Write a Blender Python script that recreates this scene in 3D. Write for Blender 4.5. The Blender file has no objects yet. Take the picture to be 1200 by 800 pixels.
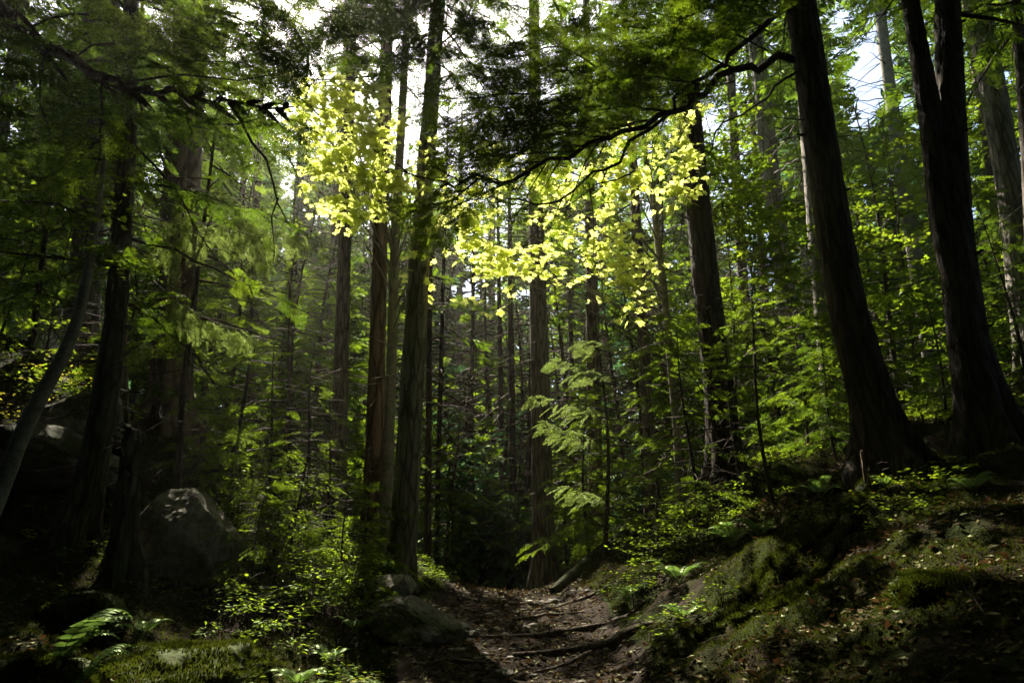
import bpy, math
import numpy as np
R = math.radians
rng = np.random.default_rng(7)
C = bpy.context.scene.collection
S = bpy.context.scene

# ------------------------------------------------------------------ camera model
CAMZ, PITCH, F = 1.4, R(19), 800.0
cp, sp = math.cos(PITCH), math.sin(PITCH)
def P(px, py, d):
    """world point that stands at forward distance d on the sight line of photograph pixel px, py"""
    u, v = (px - 600) / F, (400 - py) / F
    t = d / (cp - v * sp)
    return np.array([u * t, d, CAMZ + t * (sp + v * cp)])
def T(px, py, d):
    return d / (cp - (400 - py) / F * sp)
def proj(p):
    p = np.atleast_2d(p)
    x, y, z = p[:, 0], p[:, 1], p[:, 2] - CAMZ
    t = y * cp + z * sp
    v = -y * sp + z * cp
    tt = np.where(t > .05, t, .05)
    return 600 + F * x / tt, 400 - F * v / tt, t

# ------------------------------------------------------------------ noise
def _h(ix, iy, iz, s):
    n = (ix * 374761393 + iy * 668265263 + iz * 2147483647 + s * 1274126177) & 0xffffffff
    n = ((n ^ (n >> 13)) * 1274126177) & 0xffffffff
    n = n ^ (n >> 16)
    return (n & 0xffff) / 65535.0
def vnoise(x, y, z=0.0, s=0):
    x, y, z = np.broadcast_arrays(np.asarray(x, float), np.asarray(y, float), np.asarray(z, float))
    ix, iy, iz = np.floor(x).astype(np.int64), np.floor(y).astype(np.int64), np.floor(z).astype(np.int64)
    fx, fy, fz = x - ix, y - iy, z - iz
    fx, fy, fz = fx*fx*(3-2*fx), fy*fy*(3-2*fy), fz*fz*(3-2*fz)
    r = 0
    for a in (0, 1):
        for b in (0, 1):
            for c in (0, 1):
                w = (fx if a else 1-fx) * (fy if b else 1-fy) * (fz if c else 1-fz)
                r = r + w * _h(ix+a, iy+b, iz+c, s)
    return r - .5
def fbm(x, y, z=0.0, s=0, o=3):
    r, a = 0, 1.0
    for k in range(o):
        r = r + a * vnoise(np.asarray(x)*2**k, np.asarray(y)*2**k, np.asarray(z)*2**k, s+k)
        a *= .5
    return r

# ------------------------------------------------------------------ terrain height
ST = {
 -30: [(-40,9),(-20,5),(-9,1.8),(-4,-.6),(-1.5,-1.3),(0,-1.4),(1.5,-1.3),(4,-.3),(9,2),(20,5),(40,9)],
 0: [(-40,10),(-20,6),(-12,4.),(-9,2.9),(-5,1.0),(-3,.35),(-1.3,.02),(0,0),(1.2,.03),(2,.35),(3,.9),(4.6,1.6),(8,2.8),(12,3.7),(20,5.5),(40,9)],
 6.7: [(-40,11),(-20,7),(-12,4.6),(-9,3.4),(-7,2.45),(-5,1.4),(-3.9,.98),(-3,.74),(-2.2,.6),(-1.3,.5),(0,.48),(1.15,.52),(2,1.05),(3,1.65),(4.6,2.25),(6,2.75),(8,3.4),(12,4.2),(20,6),(40,9)],
 8.5: [(-40,11),(-20,7.4),(-12,5.2),(-9,4.0),(-7,2.95),(-5,1.8),(-3.9,1.4),(-3,1.2),(-2.2,1.03),(-1.3,.83),(0,.76),(1.2,.85),(2,1.35),(3,1.98),(4.6,2.6),(6,3.0),(8,3.6),(12,4.4),(20,6),(40,9)],
 12: [(-40,12),(-20,9),(-12,6.6),(-9,5.5),(-7,4.4),(-5,3.3),(-3.9,2.75),(-3,2.35),(-2.2,1.95),(-1.3,1.45),(-.7,1.17),(0,1.13),(.7,1.15),(1.2,1.5),(2,2.1),(3,2.75),(4.6,3.35),(6,3.8),(8,4.3),(12,5),(20,6.4),(40,9)],
 16: [(-40,12),(-20,9),(-12,6.6),(-9,5.3),(-5,3.3),(-3,2.2),(-2.2,1.8),(-1.3,1.3),(0,1.08),(.6,1.2),(1.2,1.55),(2,2.05),(3,2.65),(6,3.8),(12,5),(20,6.4),(40,9)],
 25: [(-40,11),(-20,7.5),(-12,5),(-9,3.8),(-5,2.2),(-3,1.5),(0,.9),(3,1.7),(6,2.9),(12,4.5),(20,6.2),(40,9)],
 60: [(-40,8),(-12,3),(0,.6),(12,3),(40,8)],
 200: [(-200,12),(0,2),(200,12)],
}
_ys = np.array(sorted(ST), float)
_xs = np.linspace(-60, 60, 1201)
_tab = np.array([np.interp(_xs, *zip(*ST[int(k) if float(k).is_integer() else k])) for k in _ys])
_k = np.ones(7) / 7
_tab = np.array([np.convolve(np.pad(r, 3, 'edge'), _k, 'valid') for r in _tab])
def _base(x, y):
    x = np.clip(x, -59.9, 59.9); y = np.clip(y, -29.9, 199)
    j = np.clip(np.searchsorted(_ys, y) - 1, 0, len(_ys) - 2)
    f = (y - _ys[j]) / (_ys[j+1] - _ys[j])
    xi = (x + 60) / 120 * 1200
    i = np.clip(xi.astype(int), 0, 1199); g = xi - i
    lo = _tab[j, i] * (1-g) + _tab[j, i+1] * g
    hi = _tab[j+1, i] * (1-g) + _tab[j+1, i+1] * g
    return lo * (1-f) + hi * f
def pathmask(x, y):
    """1 on the trodden path, 0 on the banks"""
    w = 1.25 - .045 * np.clip(y - 6.7, 0, 10) + .35 * vnoise(np.asarray(x)*.0 + 3, np.asarray(y) * .7, s=5) + .25 * vnoise(x, y, s=9)
    return np.clip((w - np.abs(np.asarray(x) + .02 * (np.asarray(y) - 9))) / .5, 0, 1)
def G(x, y):
    x, y = np.asarray(x, float), np.asarray(y, float)
    z = (_base(x, y-.5) + _base(x, y) * 2 + _base(x, y+.5)) / 4
    m = pathmask(x, y)
    b = .24 * fbm(x*.9, y*.9, s=1) + .11 * fbm(x*2.6, y*2.6, s=4) + .05 * fbm(x*8, y*8, s=6, o=2)
    p = .05 * fbm(x*2.2, y*2.2, s=2) + .03 * fbm(x*9, y*9, s=8, o=2)
    near = np.clip((y - 1.5) / 2, .1, 1)
    return z + ((1-m) * b + m * p) * near

# ------------------------------------------------------------------ foliage gaps shaped so sunlight reaches chosen spots, and sky gaps
SUN_AZ, SUN_EL = R(-21), R(52)      # azimuth measured from +Y, negative is towards -X
sd = np.array([math.sin(SUN_AZ)*math.cos(SUN_EL), math.cos(SUN_AZ)*math.cos(SUN_EL), math.sin(SUN_EL)])
LIT = []
def lit(px, py, d, r): LIT.append((P(px, py, d), r))
for x_, y_ in [(365,95),(395,120),(430,120),(470,150),(380,170),(420,180),(455,200),(370,215),(410,235),(440,240),(400,265),(490,190),(505,210)]: lit(x_, y_, 9.7 + np.clip((y_-190)*.0075, -.8, .9), .55)
for x_, y_ in [(495,245),(500,280),(495,310),(540,280),(575,300),(600,325),(580,330),(640,270),(660,300),(700,300),(690,345),(735,335),(755,370),(720,350),(610,260),(560,260)]: lit(x_, y_, 9.8 + np.clip((y_-190)*.0075, -.8, .9), .45)
for x_, y_ in [(720,170),(750,185),(735,215),(780,205),(800,200),(815,130),(690,235),(650,230),(600,230),(560,200),(620,190),(670,195)]: lit(x_, y_, 10.0 + np.clip((y_-190)*.0075, -.8, .9), .45)
for x_, y_ in [(665,420),(690,440),(640,475),(670,500),(700,490),(720,470),(690,520),(720,400),(680,585),(665,565),(720,560),(650,425),(675,432),(640,470),(660,478),(650,495),(680,510),(680,572)]: lit(x_, y_, 10.8, .5)
for x_, y_ in [(560,90),(600,60),(640,110),(590,150),(660,60),(700,110),(740,50),(770,100),(620,30),(680,150),(830,60),(560,160),(530,110),(800,30)]: lit(x_, y_, 7.9, .34)
for x_, y_ in [(215,275),(205,300),(305,290),(320,310),(290,270),(250,385),(275,390),(330,262),(245,272),(265,388),(230,372)]: lit(x_, y_, 8.4, .55)
for x_, y_ in [(335,488),(350,483),(370,490)]: lit(x_, y_, 8.6, .2)
for x_, y_, d_, r_ in [(474,690,8.9,.22),(487,700,8.5,.2),(500,715,8.3,.12),(560,698,11.5,.22),(630,701,11,.25),(700,700,10,.2),(730,690,9.8,.35),(760,670,9.8,.35),(800,640,10,.4),(745,655,10.5,.35),(660,712,10,.2),(670,735,8.8,.12),(740,748,8.2,.22),(700,750,8.2,.15),
     (350,590,8.3,.28),(320,585,8.2,.2),(390,655,8,.25),(400,690,7.5,.3),(350,720,7.2,.25),(420,780,6.6,.3),(380,790,6.3,.25),(250,760,6.2,.25),(275,775,6.3,.2),(262,740,6.3,.14),(255,685,6.9,.16),(120,715,5.0,.2),(85,705,5.0,.2),(110,768,4.9,.17),(60,700,5.0,.15),
     (1095,600,7.6,.22),(1075,595,7.7,.2),(1085,620,7.5,.16),(1010,560,8.1,.2),(1050,575,7.9,.15),(940,770,6.2,.22),(960,745,6.3,.15),(860,620,9.6,.3),(840,605,9.8,.3),(1075,355,12.5,.5),(1100,360,12.5,.45),(1050,250,13,.5),(1090,510,12.5,.4),(1110,500,12.5,.3),(875,375,9.2,.35),(915,375,9.2,.3),(880,345,9.2,.2),(60,420,10.5,.3),(85,450,10.2,.3),
     (1040,80,19,.7),(1046,120,19,.6),(235,10,13,.6),(470,610,10.4,.25),(480,560,10.4,.2),(490,440,10.4,.2)]: lit(x_, y_, d_, r_)
_r2 = np.random.default_rng(22)
for k in range(34): lit(_r2.uniform(280, 455), _r2.uniform(470, 680), _r2.uniform(8.2, 11), _r2.uniform(.15, .34))
for k in range(46): lit(_r2.uniform(730, 960), _r2.uniform(380, 640), _r2.uniform(9, 13), _r2.uniform(.12, .34))
for k in range(22): lit(_r2.uniform(960, 1200), _r2.uniform(200, 520), _r2.uniform(11, 15), _r2.uniform(.15, .4))
for k in range(20): lit(_r2.uniform(0, 130), _r2.uniform(320, 470), _r2.uniform(9.5, 12), _r2.uniform(.15, .35))
for k in range(30): lit(_r2.uniform(490, 690), _r2.uniform(470, 690), _r2.uniform(14.5, 22), _r2.uniform(.4, .75))
for k in range(14): lit(_r2.uniform(130, 330), _r2.uniform(640, 790), _r2.uniform(6, 8), _r2.uniform(.1, .2))
for k in range(30): lit(_r2.uniform(500, 680), _r2.uniform(340, 650), _r2.uniform(16, 24), _r2.uniform(.3, .6))
for k in range(420):                    # random smaller gaps over the understorey farther back
    d_ = _r2.uniform(13, 42)
    LIT.append((P(_r2.uniform(-100, 1300), _r2.uniform(300, 660), d_), _r2.uniform(.3, .9)))
LO = np.array([a for a, r in LIT]); LR = np.array([r for a, r in LIT])
SKY = [(395,40,26),(385,10,22),(452,60,16),(462,110,18),(490,60,17),(467,190,18),(480,150,16),(545,60,28),(560,100,22),(535,20,22),(600,25,16),(540,130,16),(180,15,12),(290,20,22),(360,110,16),
       (548,335,20),(610,345,12),(1022,60,26),(1015,100,30),(1010,135,22),(1030,30,22),(880,50,12),(925,130,12),(1100,110,10),(1130,180,9),(1145,210,10),(1145,250,12),(1075,150,10),(700,20,12),(830,25,12),(900,25,12),(90,150,10),(1180,90,14),(985,25,14),(1150,100,10),(935,220,10),(500,170,14),(335,215,12),(75,70,8),(640,60,14),(860,100,12),(1060,120,14),(1180,265,8)]
SK = np.array(SKY, float); SK[:, 2] *= np.where(SK[:, 0] > 980, 1.2, 1)
LANE = []
def lane(nodes, r, dmax):
    for (a, b) in zip(nodes[:-1], nodes[1:]):
        for q in np.linspace(0, 1, 5): LANE.append((a[0]+(b[0]-a[0])*q, a[1]+(b[1]-a[1])*q, r, dmax))
lane([(-10,0),(40,30),(90,68),(150,97),(210,115),(270,118),(345,125)], 13, 6.6)
lane([(270,122),(285,145),(300,172),(318,205),(326,232),(342,268)], 9, 6.6)
lane([(152,190),(147,230),(142,300),(135,380)], 14, 8.0)
lane([(928,70),(855,90),(815,112)], 9, 8.4)
def keep(pts, fuzz=.45, sky_from=6.5):
    """False where foliage would close one of the gaps"""
    pts = np.atleast_2d(pts)
    ok = np.ones(len(pts), bool)
    fz = 1 + fuzz * 2 * fbm(pts[:, 0]*1.7, pts[:, 1]*1.7, pts[:, 2]*1.7, 31, 2)
    cen = pts.mean(0); rad_ = np.linalg.norm(pts - cen, axis=1).max()
    qc = cen - LO; tc_ = qc @ sd; dc = np.sqrt(np.maximum(0, (qc*qc).sum(1) - tc_**2))
    sel = (dc < rad_ + LR*1.8 + .2) & (tc_ > -rad_)
    for o, r in zip(LO[sel], LR[sel]):
        q = pts - o
        t = q @ sd
        e = q - np.outer(t, sd)
        ok &= ~((t > max(.7, r*1.1)) & ((e*e).sum(1) < (r * fz + .12)**2))
    u, v, t = proj(pts)
    for sx, sy, sr in SK:
        ok &= ~((t > sky_from) & ((u-sx)**2 + (v-sy)**2 < (sr * (.1 + .62 * fz))**2))
    for sx, sy, sr, dm in LANE:
        ok &= ~((t > 0) & (pts[:, 1] < dm) & ((u-sx)**2 + (v-sy)**2 < sr**2))
    return ok

# ------------------------------------------------------------------ mesh builder
class MB:
    def __init__(self): self.v, self.f, self.n = [], [], 0
    def add(self, V, Fc, mat=0, smooth=False):
        V = np.asarray(V, float).reshape(-1, 3); Fc = np.asarray(Fc, int)
        self.f.append((Fc + self.n, mat, smooth)); self.v.append(V); self.n += len(V)
    def build(self, name, mats, parent=None):
        me = bpy.data.meshes.new(name)
        V = np.concatenate(self.v)
        loops = np.concatenate([f.ravel() for f, m, s in self.f])
        tot = np.concatenate([np.full(len(f), f.shape[1]) for f, m, s in self.f])
        mi = np.concatenate([np.full(len(f), m) for f, m, s in self.f])
        sm = np.concatenate([np.full(len(f), s) for f, m, s in self.f])
        me.vertices.add(len(V)); me.vertices.foreach_set('co', V.astype(np.float32).ravel())
        me.loops.add(len(loops)); me.loops.foreach_set('vertex_index', loops.astype(np.int32))
        me.polygons.add(len(tot))
        st = np.concatenate([[0], np.cumsum(tot)[:-1]])
        me.polygons.foreach_set('loop_start', st.astype(np.int32))
        me.polygons.foreach_set('material_index', mi.astype(np.int32))
        me.polygons.foreach_set('use_smooth', sm.astype(bool))
        for m in (mats if isinstance(mats, (list, tuple)) else [mats]): me.materials.append(m)
        me.update(calc_edges=True)
        o = bpy.data.objects.new(name, me); C.objects.link(o)
        if parent: o.parent = parent
        return o
def norm(a): return a / (np.linalg.norm(a, axis=-1, keepdims=True) + 1e-9)
def tube(mb, pts, rad, k=8, mat=0, bump=0, bs=6.0, flare=None, seed=0, smooth=True, cap=True):
    pts = np.asarray(pts, float); rad = np.asarray(rad, float); n = len(pts)
    tan = norm(np.gradient(pts, axis=0))
    a = np.array([1., 0, 0]) if abs(tan[0, 0]) < .8 else np.array([0, 1., 0])
    N = np.empty_like(pts)
    for i in range(n):
        a = a - tan[i] * (a @ tan[i]); a = a / (np.linalg.norm(a) + 1e-9); N[i] = a
    B = np.cross(tan, N)
    th = np.linspace(0, 2*np.pi, k, endpoint=False)
    rr = np.repeat(rad[:, None], k, 1)
    if flare:
        zb, amp, fall, lob, ph = flare
        h = np.maximum(pts[:, 2] - zb, 0)[:, None]
        rr = rr * (1 + amp * np.exp(-h / fall) * (.55 + .45 * np.cos(lob * th[None] + ph) + .3 * np.cos((lob+2) * th[None] + 2*ph)))
    if bump:
        cx, cy = np.cos(th)[None] * rr * bs, np.sin(th)[None] * rr * bs
        zz = np.cumsum(np.r_[0, np.linalg.norm(np.diff(pts, axis=0), axis=1)])[:, None] * bs * .16 + 0 * cx
        w1 = fbm(cx*.5, cy*.5, zz*1.6, seed+3, 2) * 1.6
        n1 = fbm(cx + w1, cy + w1, zz, seed, 3)
        rdg = np.clip(1 - 3.2 * np.abs(n1), -.6, 1)
        rr = rr - bump * (rdg ** 2 * np.sign(rdg)) + bump * .5 * fbm(cx*.25, cy*.25, zz*.5, seed+7, 2) + bump * .45 * fbm(cx*3, cy*3, zz*4, seed+9, 2)
    V = pts[:, None] + rr[..., None] * (np.cos(th)[None, :, None] * N[:, None] + np.sin(th)[None, :, None] * B[:, None])
    i, j = np.meshgrid(np.arange(n-1), np.arange(k), indexing='ij'); j2 = (j+1) % k
    Fq = np.stack([i*k+j, i*k+j2, (i+1)*k+j2, (i+1)*k+j], -1).reshape(-1, 4)
    mb.add(V, Fq, mat, smooth)
    if cap and k > 3:
        mb.add(np.vstack([V[-1], pts[-1:] + tan[-1:] * rad[-1] * .3]), np.stack([np.arange(k), (np.arange(k)+1) % k, np.full(k, k)], 1), mat, smooth)
def resample(pts, rad, step):
    pts = np.asarray(pts, float); rad = np.asarray(rad, float)
    s = np.r_[0, np.cumsum(np.linalg.norm(np.diff(pts, axis=0), axis=1))]
    n = max(3, int(s[-1] / step) + 1)
    q = np.linspace(0, s[-1], n)
    # smooth (Catmull-like) by interpolating then averaging
    out = np.stack([np.interp(q, s, pts[:, c]) for c in range(3)], 1); rr = np.interp(q, s, rad)
    w = min(9, max(1, int(.35 * s[-1] / max(1, len(pts)-1) / step))) | 1
    if w > 1 and n > w:
        kk = np.ones(w) / w
        for c in range(3):
            e = np.convolve(np.pad(out[:, c], w//2, mode='reflect', reflect_type='odd'), kk, 'valid'); out[:, c] = e
    return out, rr

# ------------------------------------------------------------------ materials
def mat(name):
    m = bpy.data.materials.new(name); m.use_nodes = True
    nt = m.node_tree; nt.nodes.clear()
    return m, nt, nt.nodes.new, nt.links.new
def ramp(nt, stops):
    r = nt.nodes.new('ShaderNodeValToRGB')
    while len(r.color_ramp.elements) < len(stops): r.color_ramp.elements.new(.5)
    for e, (p, c) in zip(r.color_ramp.elements, stops): e.position = p; e.color = (*c, 1)
    return r
def leaf_mat(name, c0, c1, t0, t1, mix=.5, gloss=.05, rough=.45, nscale=.8):
    m, nt, N, L = mat(name)
    geo = N('ShaderNodeNewGeometry'); tc = N('ShaderNodeTexCoord')
    nz = N('ShaderNodeTexNoise'); nz.inputs['Scale'].default_value = nscale; nz.inputs['Detail'].default_value = 2
    L(tc.outputs['Object'], nz.inputs['Vector'])
    ad = N('ShaderNodeMath'); ad.operation = 'MULTIPLY_ADD'; ad.inputs[1].default_value = .55; 
    L(geo.outputs['Random Per Island'], ad.inputs[0])
    sc = N('ShaderNodeMath'); sc.operation = 'MULTIPLY_ADD'; sc.inputs[1].default_value = 1.1; sc.inputs[2].default_value = -.32
    L(nz.outputs['Fac'], sc.inputs[0]); L(sc.outputs[0], ad.inputs[2])
    r1 = ramp(nt, [(.0, c0), (1, c1)]); r2 = ramp(nt, [(.0, t0), (1, t1)])
    L(ad.outputs[0], r1.inputs[0]); L(ad.outputs[0], r2.inputs[0])
    d = N('ShaderNodeBsdfDiffuse'); t = N('ShaderNodeBsdfTranslucent'); g = N('ShaderNodeBsdfGlossy')
    g.inputs['Roughness'].default_value = rough; g.inputs['Color'].default_value = (.5, .62, .34, 1)
    L(r1.outputs[0], d.inputs[0]); L(r2.outputs[0], t.inputs[0])
    mx = N('ShaderNodeMixShader'); mx.inputs[0].default_value = mix; L(d.outputs[0], mx.inputs[1]); L(t.outputs[0], mx.inputs[2])
    m2 = N('ShaderNodeMixShader'); m2.inputs[0].default_value = gloss; L(mx.outputs[0], m2.inputs[1]); L(g.outputs[0], m2.inputs[2])
    o = N('ShaderNodeOutputMaterial'); L(m2.outputs[0], o.inputs[0])
    return m
def bark_mat(name, dark, mid, light, moss=0.0, mosscol=(.03, .05, .008), scale=7, bump=1.0, vert=.14, dist=.035, crack=.34):
    m, nt, N, L = mat(name)
    tc = N('ShaderNodeTexCoord'); mp = N('ShaderNodeMapping'); mp.inputs['Scale'].default_value = (scale, scale, scale * vert)
    L(tc.outputs['Object'], mp.inputs[0])
    n1 = N('ShaderNodeTexNoise'); n1.inputs['Scale'].default_value = 2.2; n1.inputs['Detail'].default_value = 8; n1.inputs['Roughness'].default_value = .72
    v1 = N('ShaderNodeTexVoronoi'); v1.feature = 'DISTANCE_TO_EDGE'; v1.inputs['Scale'].default_value = 2.6
    L(mp.outputs[0], n1.inputs['Vector'])
    dis = N('ShaderNodeMixRGB'); dis.inputs[0].default_value = .42; L(mp.outputs[0], dis.inputs[1]); L(n1.outputs['Color'], dis.inputs[2]); L(dis.outputs[0], v1.inputs['Vector'])
    ed = N('ShaderNodeMapRange'); ed.inputs['From Max'].default_value = .16; L(v1.outputs['Distance'], ed.inputs['Value'])
    nf = N('ShaderNodeTexNoise'); nf.inputs['Scale'].default_value = 38; nf.inputs['Detail'].default_value = 4; nf.inputs['Roughness'].default_value = .7
    mpf = N('ShaderNodeMapping'); mpf.inputs['Scale'].default_value = (1, 1, .3 + .7 * min(1, vert)); L(tc.outputs['Object'], mpf.inputs[0]); L(mpf.outputs[0], nf.inputs['Vector'])
    a1 = N('ShaderNodeMath'); a1.operation = 'MULTIPLY'; a1.inputs[1].default_value = crack; L(ed.outputs[0], a1.inputs[0])
    a2 = N('ShaderNodeMath'); a2.operation = 'MULTIPLY_ADD'; a2.inputs[1].default_value = .55; L(n1.outputs['Fac'], a2.inputs[0]); L(a1.outputs[0], a2.inputs[2])
    mu = N('ShaderNodeMath'); mu.operation = 'MULTIPLY_ADD'; mu.inputs[1].default_value = .30; L(nf.outputs['Fac'], mu.inputs[0]); L(a2.outputs[0], mu.inputs[2])
    r = ramp(nt, [(.34 if crack > .1 else .33, dark), (.62 if crack > .1 else .45, mid), (.92 if crack > .1 else .60, light)]); L(mu.outputs[0], r.inputs[0])
    n2 = N('ShaderNodeTexNoise'); n2.inputs['Scale'].default_value = 1.9; n2.inputs['Detail'].default_value = 7; n2.inputs['Roughness'].default_value = .65; L(tc.outputs['Object'], n2.inputs['Vector'])
    mr = N('ShaderNodeMapRange'); mr.inputs['From Min'].default_value = .70 - moss * .5; mr.inputs['From Max'].default_value = .82 - moss * .5
    L(n2.outputs['Fac'], mr.inputs['Value'])
    mc = N('ShaderNodeMixRGB'); mc.inputs[1].default_value = (mosscol[0]*.45, mosscol[1]*.45, mosscol[2]*.45, 1); mc.inputs[2].default_value = (mosscol[0]*1.4, mosscol[1]*1.4, mosscol[2]*1.4, 1); L(nf.outputs['Fac'], mc.inputs[0])
    mx = N('ShaderNodeMixRGB'); L(mr.outputs[0], mx.inputs[0]); L(r.outputs[0], mx.inputs[1]); L(mc.outputs[0], mx.inputs[2])
    b = N('ShaderNodeBump'); b.inputs['Strength'].default_value = bump; b.inputs['Distance'].default_value = dist; L(mu.outputs[0], b.inputs['Height'])
    p = N('ShaderNodeBsdfPrincipled'); p.inputs['Roughness'].default_value = .9; p.inputs['Specular IOR Level'].default_value = .2
    L(mx.outputs[0], p.inputs['Base Color']); L(b.outputs[0], p.inputs['Normal'])
    o = N('ShaderNodeOutputMaterial'); L(p.outputs[0], o.inputs[0])
    return m
def earth_mat(name, soil, soil2, moss, mosslo, mosshi, grain=9, use_slope=False, bumpd=.05):
    m, nt, N, L = mat(name)
    tc = N('ShaderNodeTexCoord')
    n1 = N('ShaderNodeTexNoise'); n1.inputs['Scale'].default_value = grain; n1.inputs['Detail'].default_value = 8; n1.inputs['Roughness'].default_value = .7; L(tc.outputs['Object'], n1.inputs['Vector'])
    v1 = N('ShaderNodeTexVoronoi'); v1.inputs['Scale'].default_value = grain * 4.5; L(tc.outputs['Object'], v1.inputs['Vector'])
    r = ramp(nt, [(.3, soil), (.7, soil2)]); L(n1.outputs['Fac'], r.inputs[0])
    hv = N('ShaderNodeMixRGB'); hv.blend_type = 'OVERLAY'; hv.inputs[0].default_value = .45; L(r.outputs[0], hv.inputs[1]); L(v1.outputs['Color'], hv.inputs[2])
    bw = N('ShaderNodeRGBToBW'); L(v1.outputs['Color'], bw.inputs[0])
    gr = N('ShaderNodeMixRGB'); gr.blend_type = 'MULTIPLY'; gr.inputs[0].default_value = .6; L(r.outputs[0], gr.inputs[1]); L(bw.outputs[0], gr.inputs[2])
    n2 = N('ShaderNodeTexNoise'); n2.inputs['Scale'].default_value = 1.1; n2.inputs['Detail'].default_value = 6; n2.inputs['Roughness'].default_value = .6; L(tc.outputs['Object'], n2.inputs['Vector'])
    mr = N('ShaderNodeMapRange'); mr.inputs['From Min'].default_value = mosslo; mr.inputs['From Max'].default_value = mosshi; L(n2.outputs['Fac'], mr.inputs['Value'])
    mc = N('ShaderNodeMixRGB'); mc.inputs[1].default_value = (moss[0]*.5, moss[1]*.5, moss[2]*.5, 1); mc.inputs[2].default_value = (*moss, 1); L(n1.outputs['Fac'], mc.inputs[0])
    mx = N('ShaderNodeMixRGB'); L(mr.outputs[0], mx.inputs[0]); L(gr.outputs[0], mx.inputs[1]); L(mc.outputs[0], mx.inputs[2])
    ad = N('ShaderNodeMath'); ad.operation = 'ADD'; L(n1.outputs['Fac'], ad.inputs[0]); 
    ms = N('ShaderNodeMath'); ms.operation = 'MULTIPLY'; ms.inputs[1].default_value = .35; L(v1.outputs['Distance'], ms.inputs[0]); L(ms.outputs[0], ad.inputs[1])
    b = N('ShaderNodeBump'); b.inputs['Strength'].default_value = .9; b.inputs['Distance'].default_value = bumpd; L(ad.outputs[0], b.inputs['Height'])
    p = N('ShaderNodeBsdfPrincipled'); p.inputs['Roughness'].default_value = .95; p.inputs['Specular IOR Level'].default_value = .06
    L(mx.outputs[0], p.inputs['Base Color']); L(b.outputs[0], p.inputs['Normal'])
    o = N('ShaderNodeOutputMaterial'); L(p.outputs[0], o.inputs[0])
    return m
M = {}
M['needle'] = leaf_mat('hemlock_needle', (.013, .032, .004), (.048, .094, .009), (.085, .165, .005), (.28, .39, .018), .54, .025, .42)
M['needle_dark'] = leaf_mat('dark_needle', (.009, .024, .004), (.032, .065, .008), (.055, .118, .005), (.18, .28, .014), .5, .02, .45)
M['needle_sunlit'] = leaf_mat('sunlit_needle', (.035, .06, .014), (.10, .14, .04), (.12, .19, .025), (.30, .38, .09), .48, .04, .4, 1.6)  # hemlock needles with sunlight put into a paler colour
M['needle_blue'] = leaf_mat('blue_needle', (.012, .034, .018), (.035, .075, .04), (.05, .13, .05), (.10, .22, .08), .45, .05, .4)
M['maple'] = leaf_mat('maple_leaf', (.09, .11, .022), (.14, .165, .04), (.56, .64, .12), (.76, .81, .23), .74, .04, .35, 1.5)
M['broadleaf'] = leaf_mat('understory_leaf', (.028, .06, .007), (.065, .115, .012), (.13, .235, .007), (.33, .42, .022), .5, .02, .4, 1.0)
M['yellowleaf'] = leaf_mat('yellow_leaf', (.09, .08, .012), (.14, .13, .02), (.32, .28, .02), (.42, .40, .04), .5, .05, .4, 1.3)
M['fern'] = leaf_mat('fern_frond', (.03, .06, .015), (.07, .12, .03), (.10, .19, .03), (.2, .32, .05), .42, .07, .35, 1.5)
M['litter'] = leaf_mat('dead_leaf', (.03, .018, .01), (.13, .075, .042), (.03, .016, .006), (.10, .05, .018), .25, .05, .5, 2.0)
M['moss'] = leaf_mat('moss_tuft', (.011, .017, .0025), (.034, .043, .006), (.028, .04, .003), (.07, .085, .008), .4, .0, .6, 1.4)
M['bark'] = bark_mat('conifer_bark', (.022, .018, .014), (.09, .073, .058), (.20, .175, .15), .05)
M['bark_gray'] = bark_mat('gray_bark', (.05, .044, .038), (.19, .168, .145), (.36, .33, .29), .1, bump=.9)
M['bark_brown'] = bark_mat('brown_bark', (.025, .017, .011), (.10, .07, .048), (.22, .165, .115), .05, scale=4)
M['bark_black'] = bark_mat('black_bark', (.007, .0055, .0045), (.028, .021, .016), (.085, .066, .05), .2, (.022, .03, .006), scale=6)
M['bark_moss'] = bark_mat('mossy_bark', (.014, .011, .008), (.045, .036, .026), (.12, .11, .085), .38)
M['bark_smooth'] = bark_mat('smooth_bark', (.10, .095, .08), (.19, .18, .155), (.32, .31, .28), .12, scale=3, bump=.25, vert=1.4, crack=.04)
M['wood_dark'] = bark_mat('dead_wood', (.012, .009, .007), (.04, .03, .022), (.10, .08, .065), .08, scale=7)
M['twig'] = bark_mat('twig_bark', (.015, .011, .008), (.04, .03, .02), (.09, .07, .05), .0, scale=12, bump=.3)
M['lichen_twig'] = bark_mat('pale_twig', (.08, .075, .06), (.18, .17, .14), (.32, .31, .26), .0, scale=12, bump=.3)
M['stone'] = bark_mat('granite', (.06, .055, .046), (.20, .185, .155), (.44, .41, .36), .1, (.035, .048, .014), scale=3.4, bump=1.0, vert=1.0, crack=.04, dist=.07)
M['stone_moss'] = bark_mat('mossy_granite', (.045, .042, .036), (.13, .122, .105), (.28, .265, .24), .44, (.03, .042, .007), scale=3.6, bump=1.0, vert=1.0, crack=.04, dist=.06)
M['mossrock'] = bark_mat('moss_cover', (.02, .028, .005), (.045, .062, .009), (.075, .095, .016), .3, (.05, .065, .008), scale=9, bump=.9, vert=1.0, crack=.04)
M['rootmoss'] = bark_mat('mossy_root', (.012, .012, .005), (.034, .04, .010), (.06, .07, .016), .4, (.035, .05, .006), scale=6, bump=.9, vert=.7)
M['root'] = bark_mat('root_bark', (.025, .018, .013), (.075, .056, .042), (.17, .135, .105), .1, scale=5, bump=.8, vert=.8)
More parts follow.
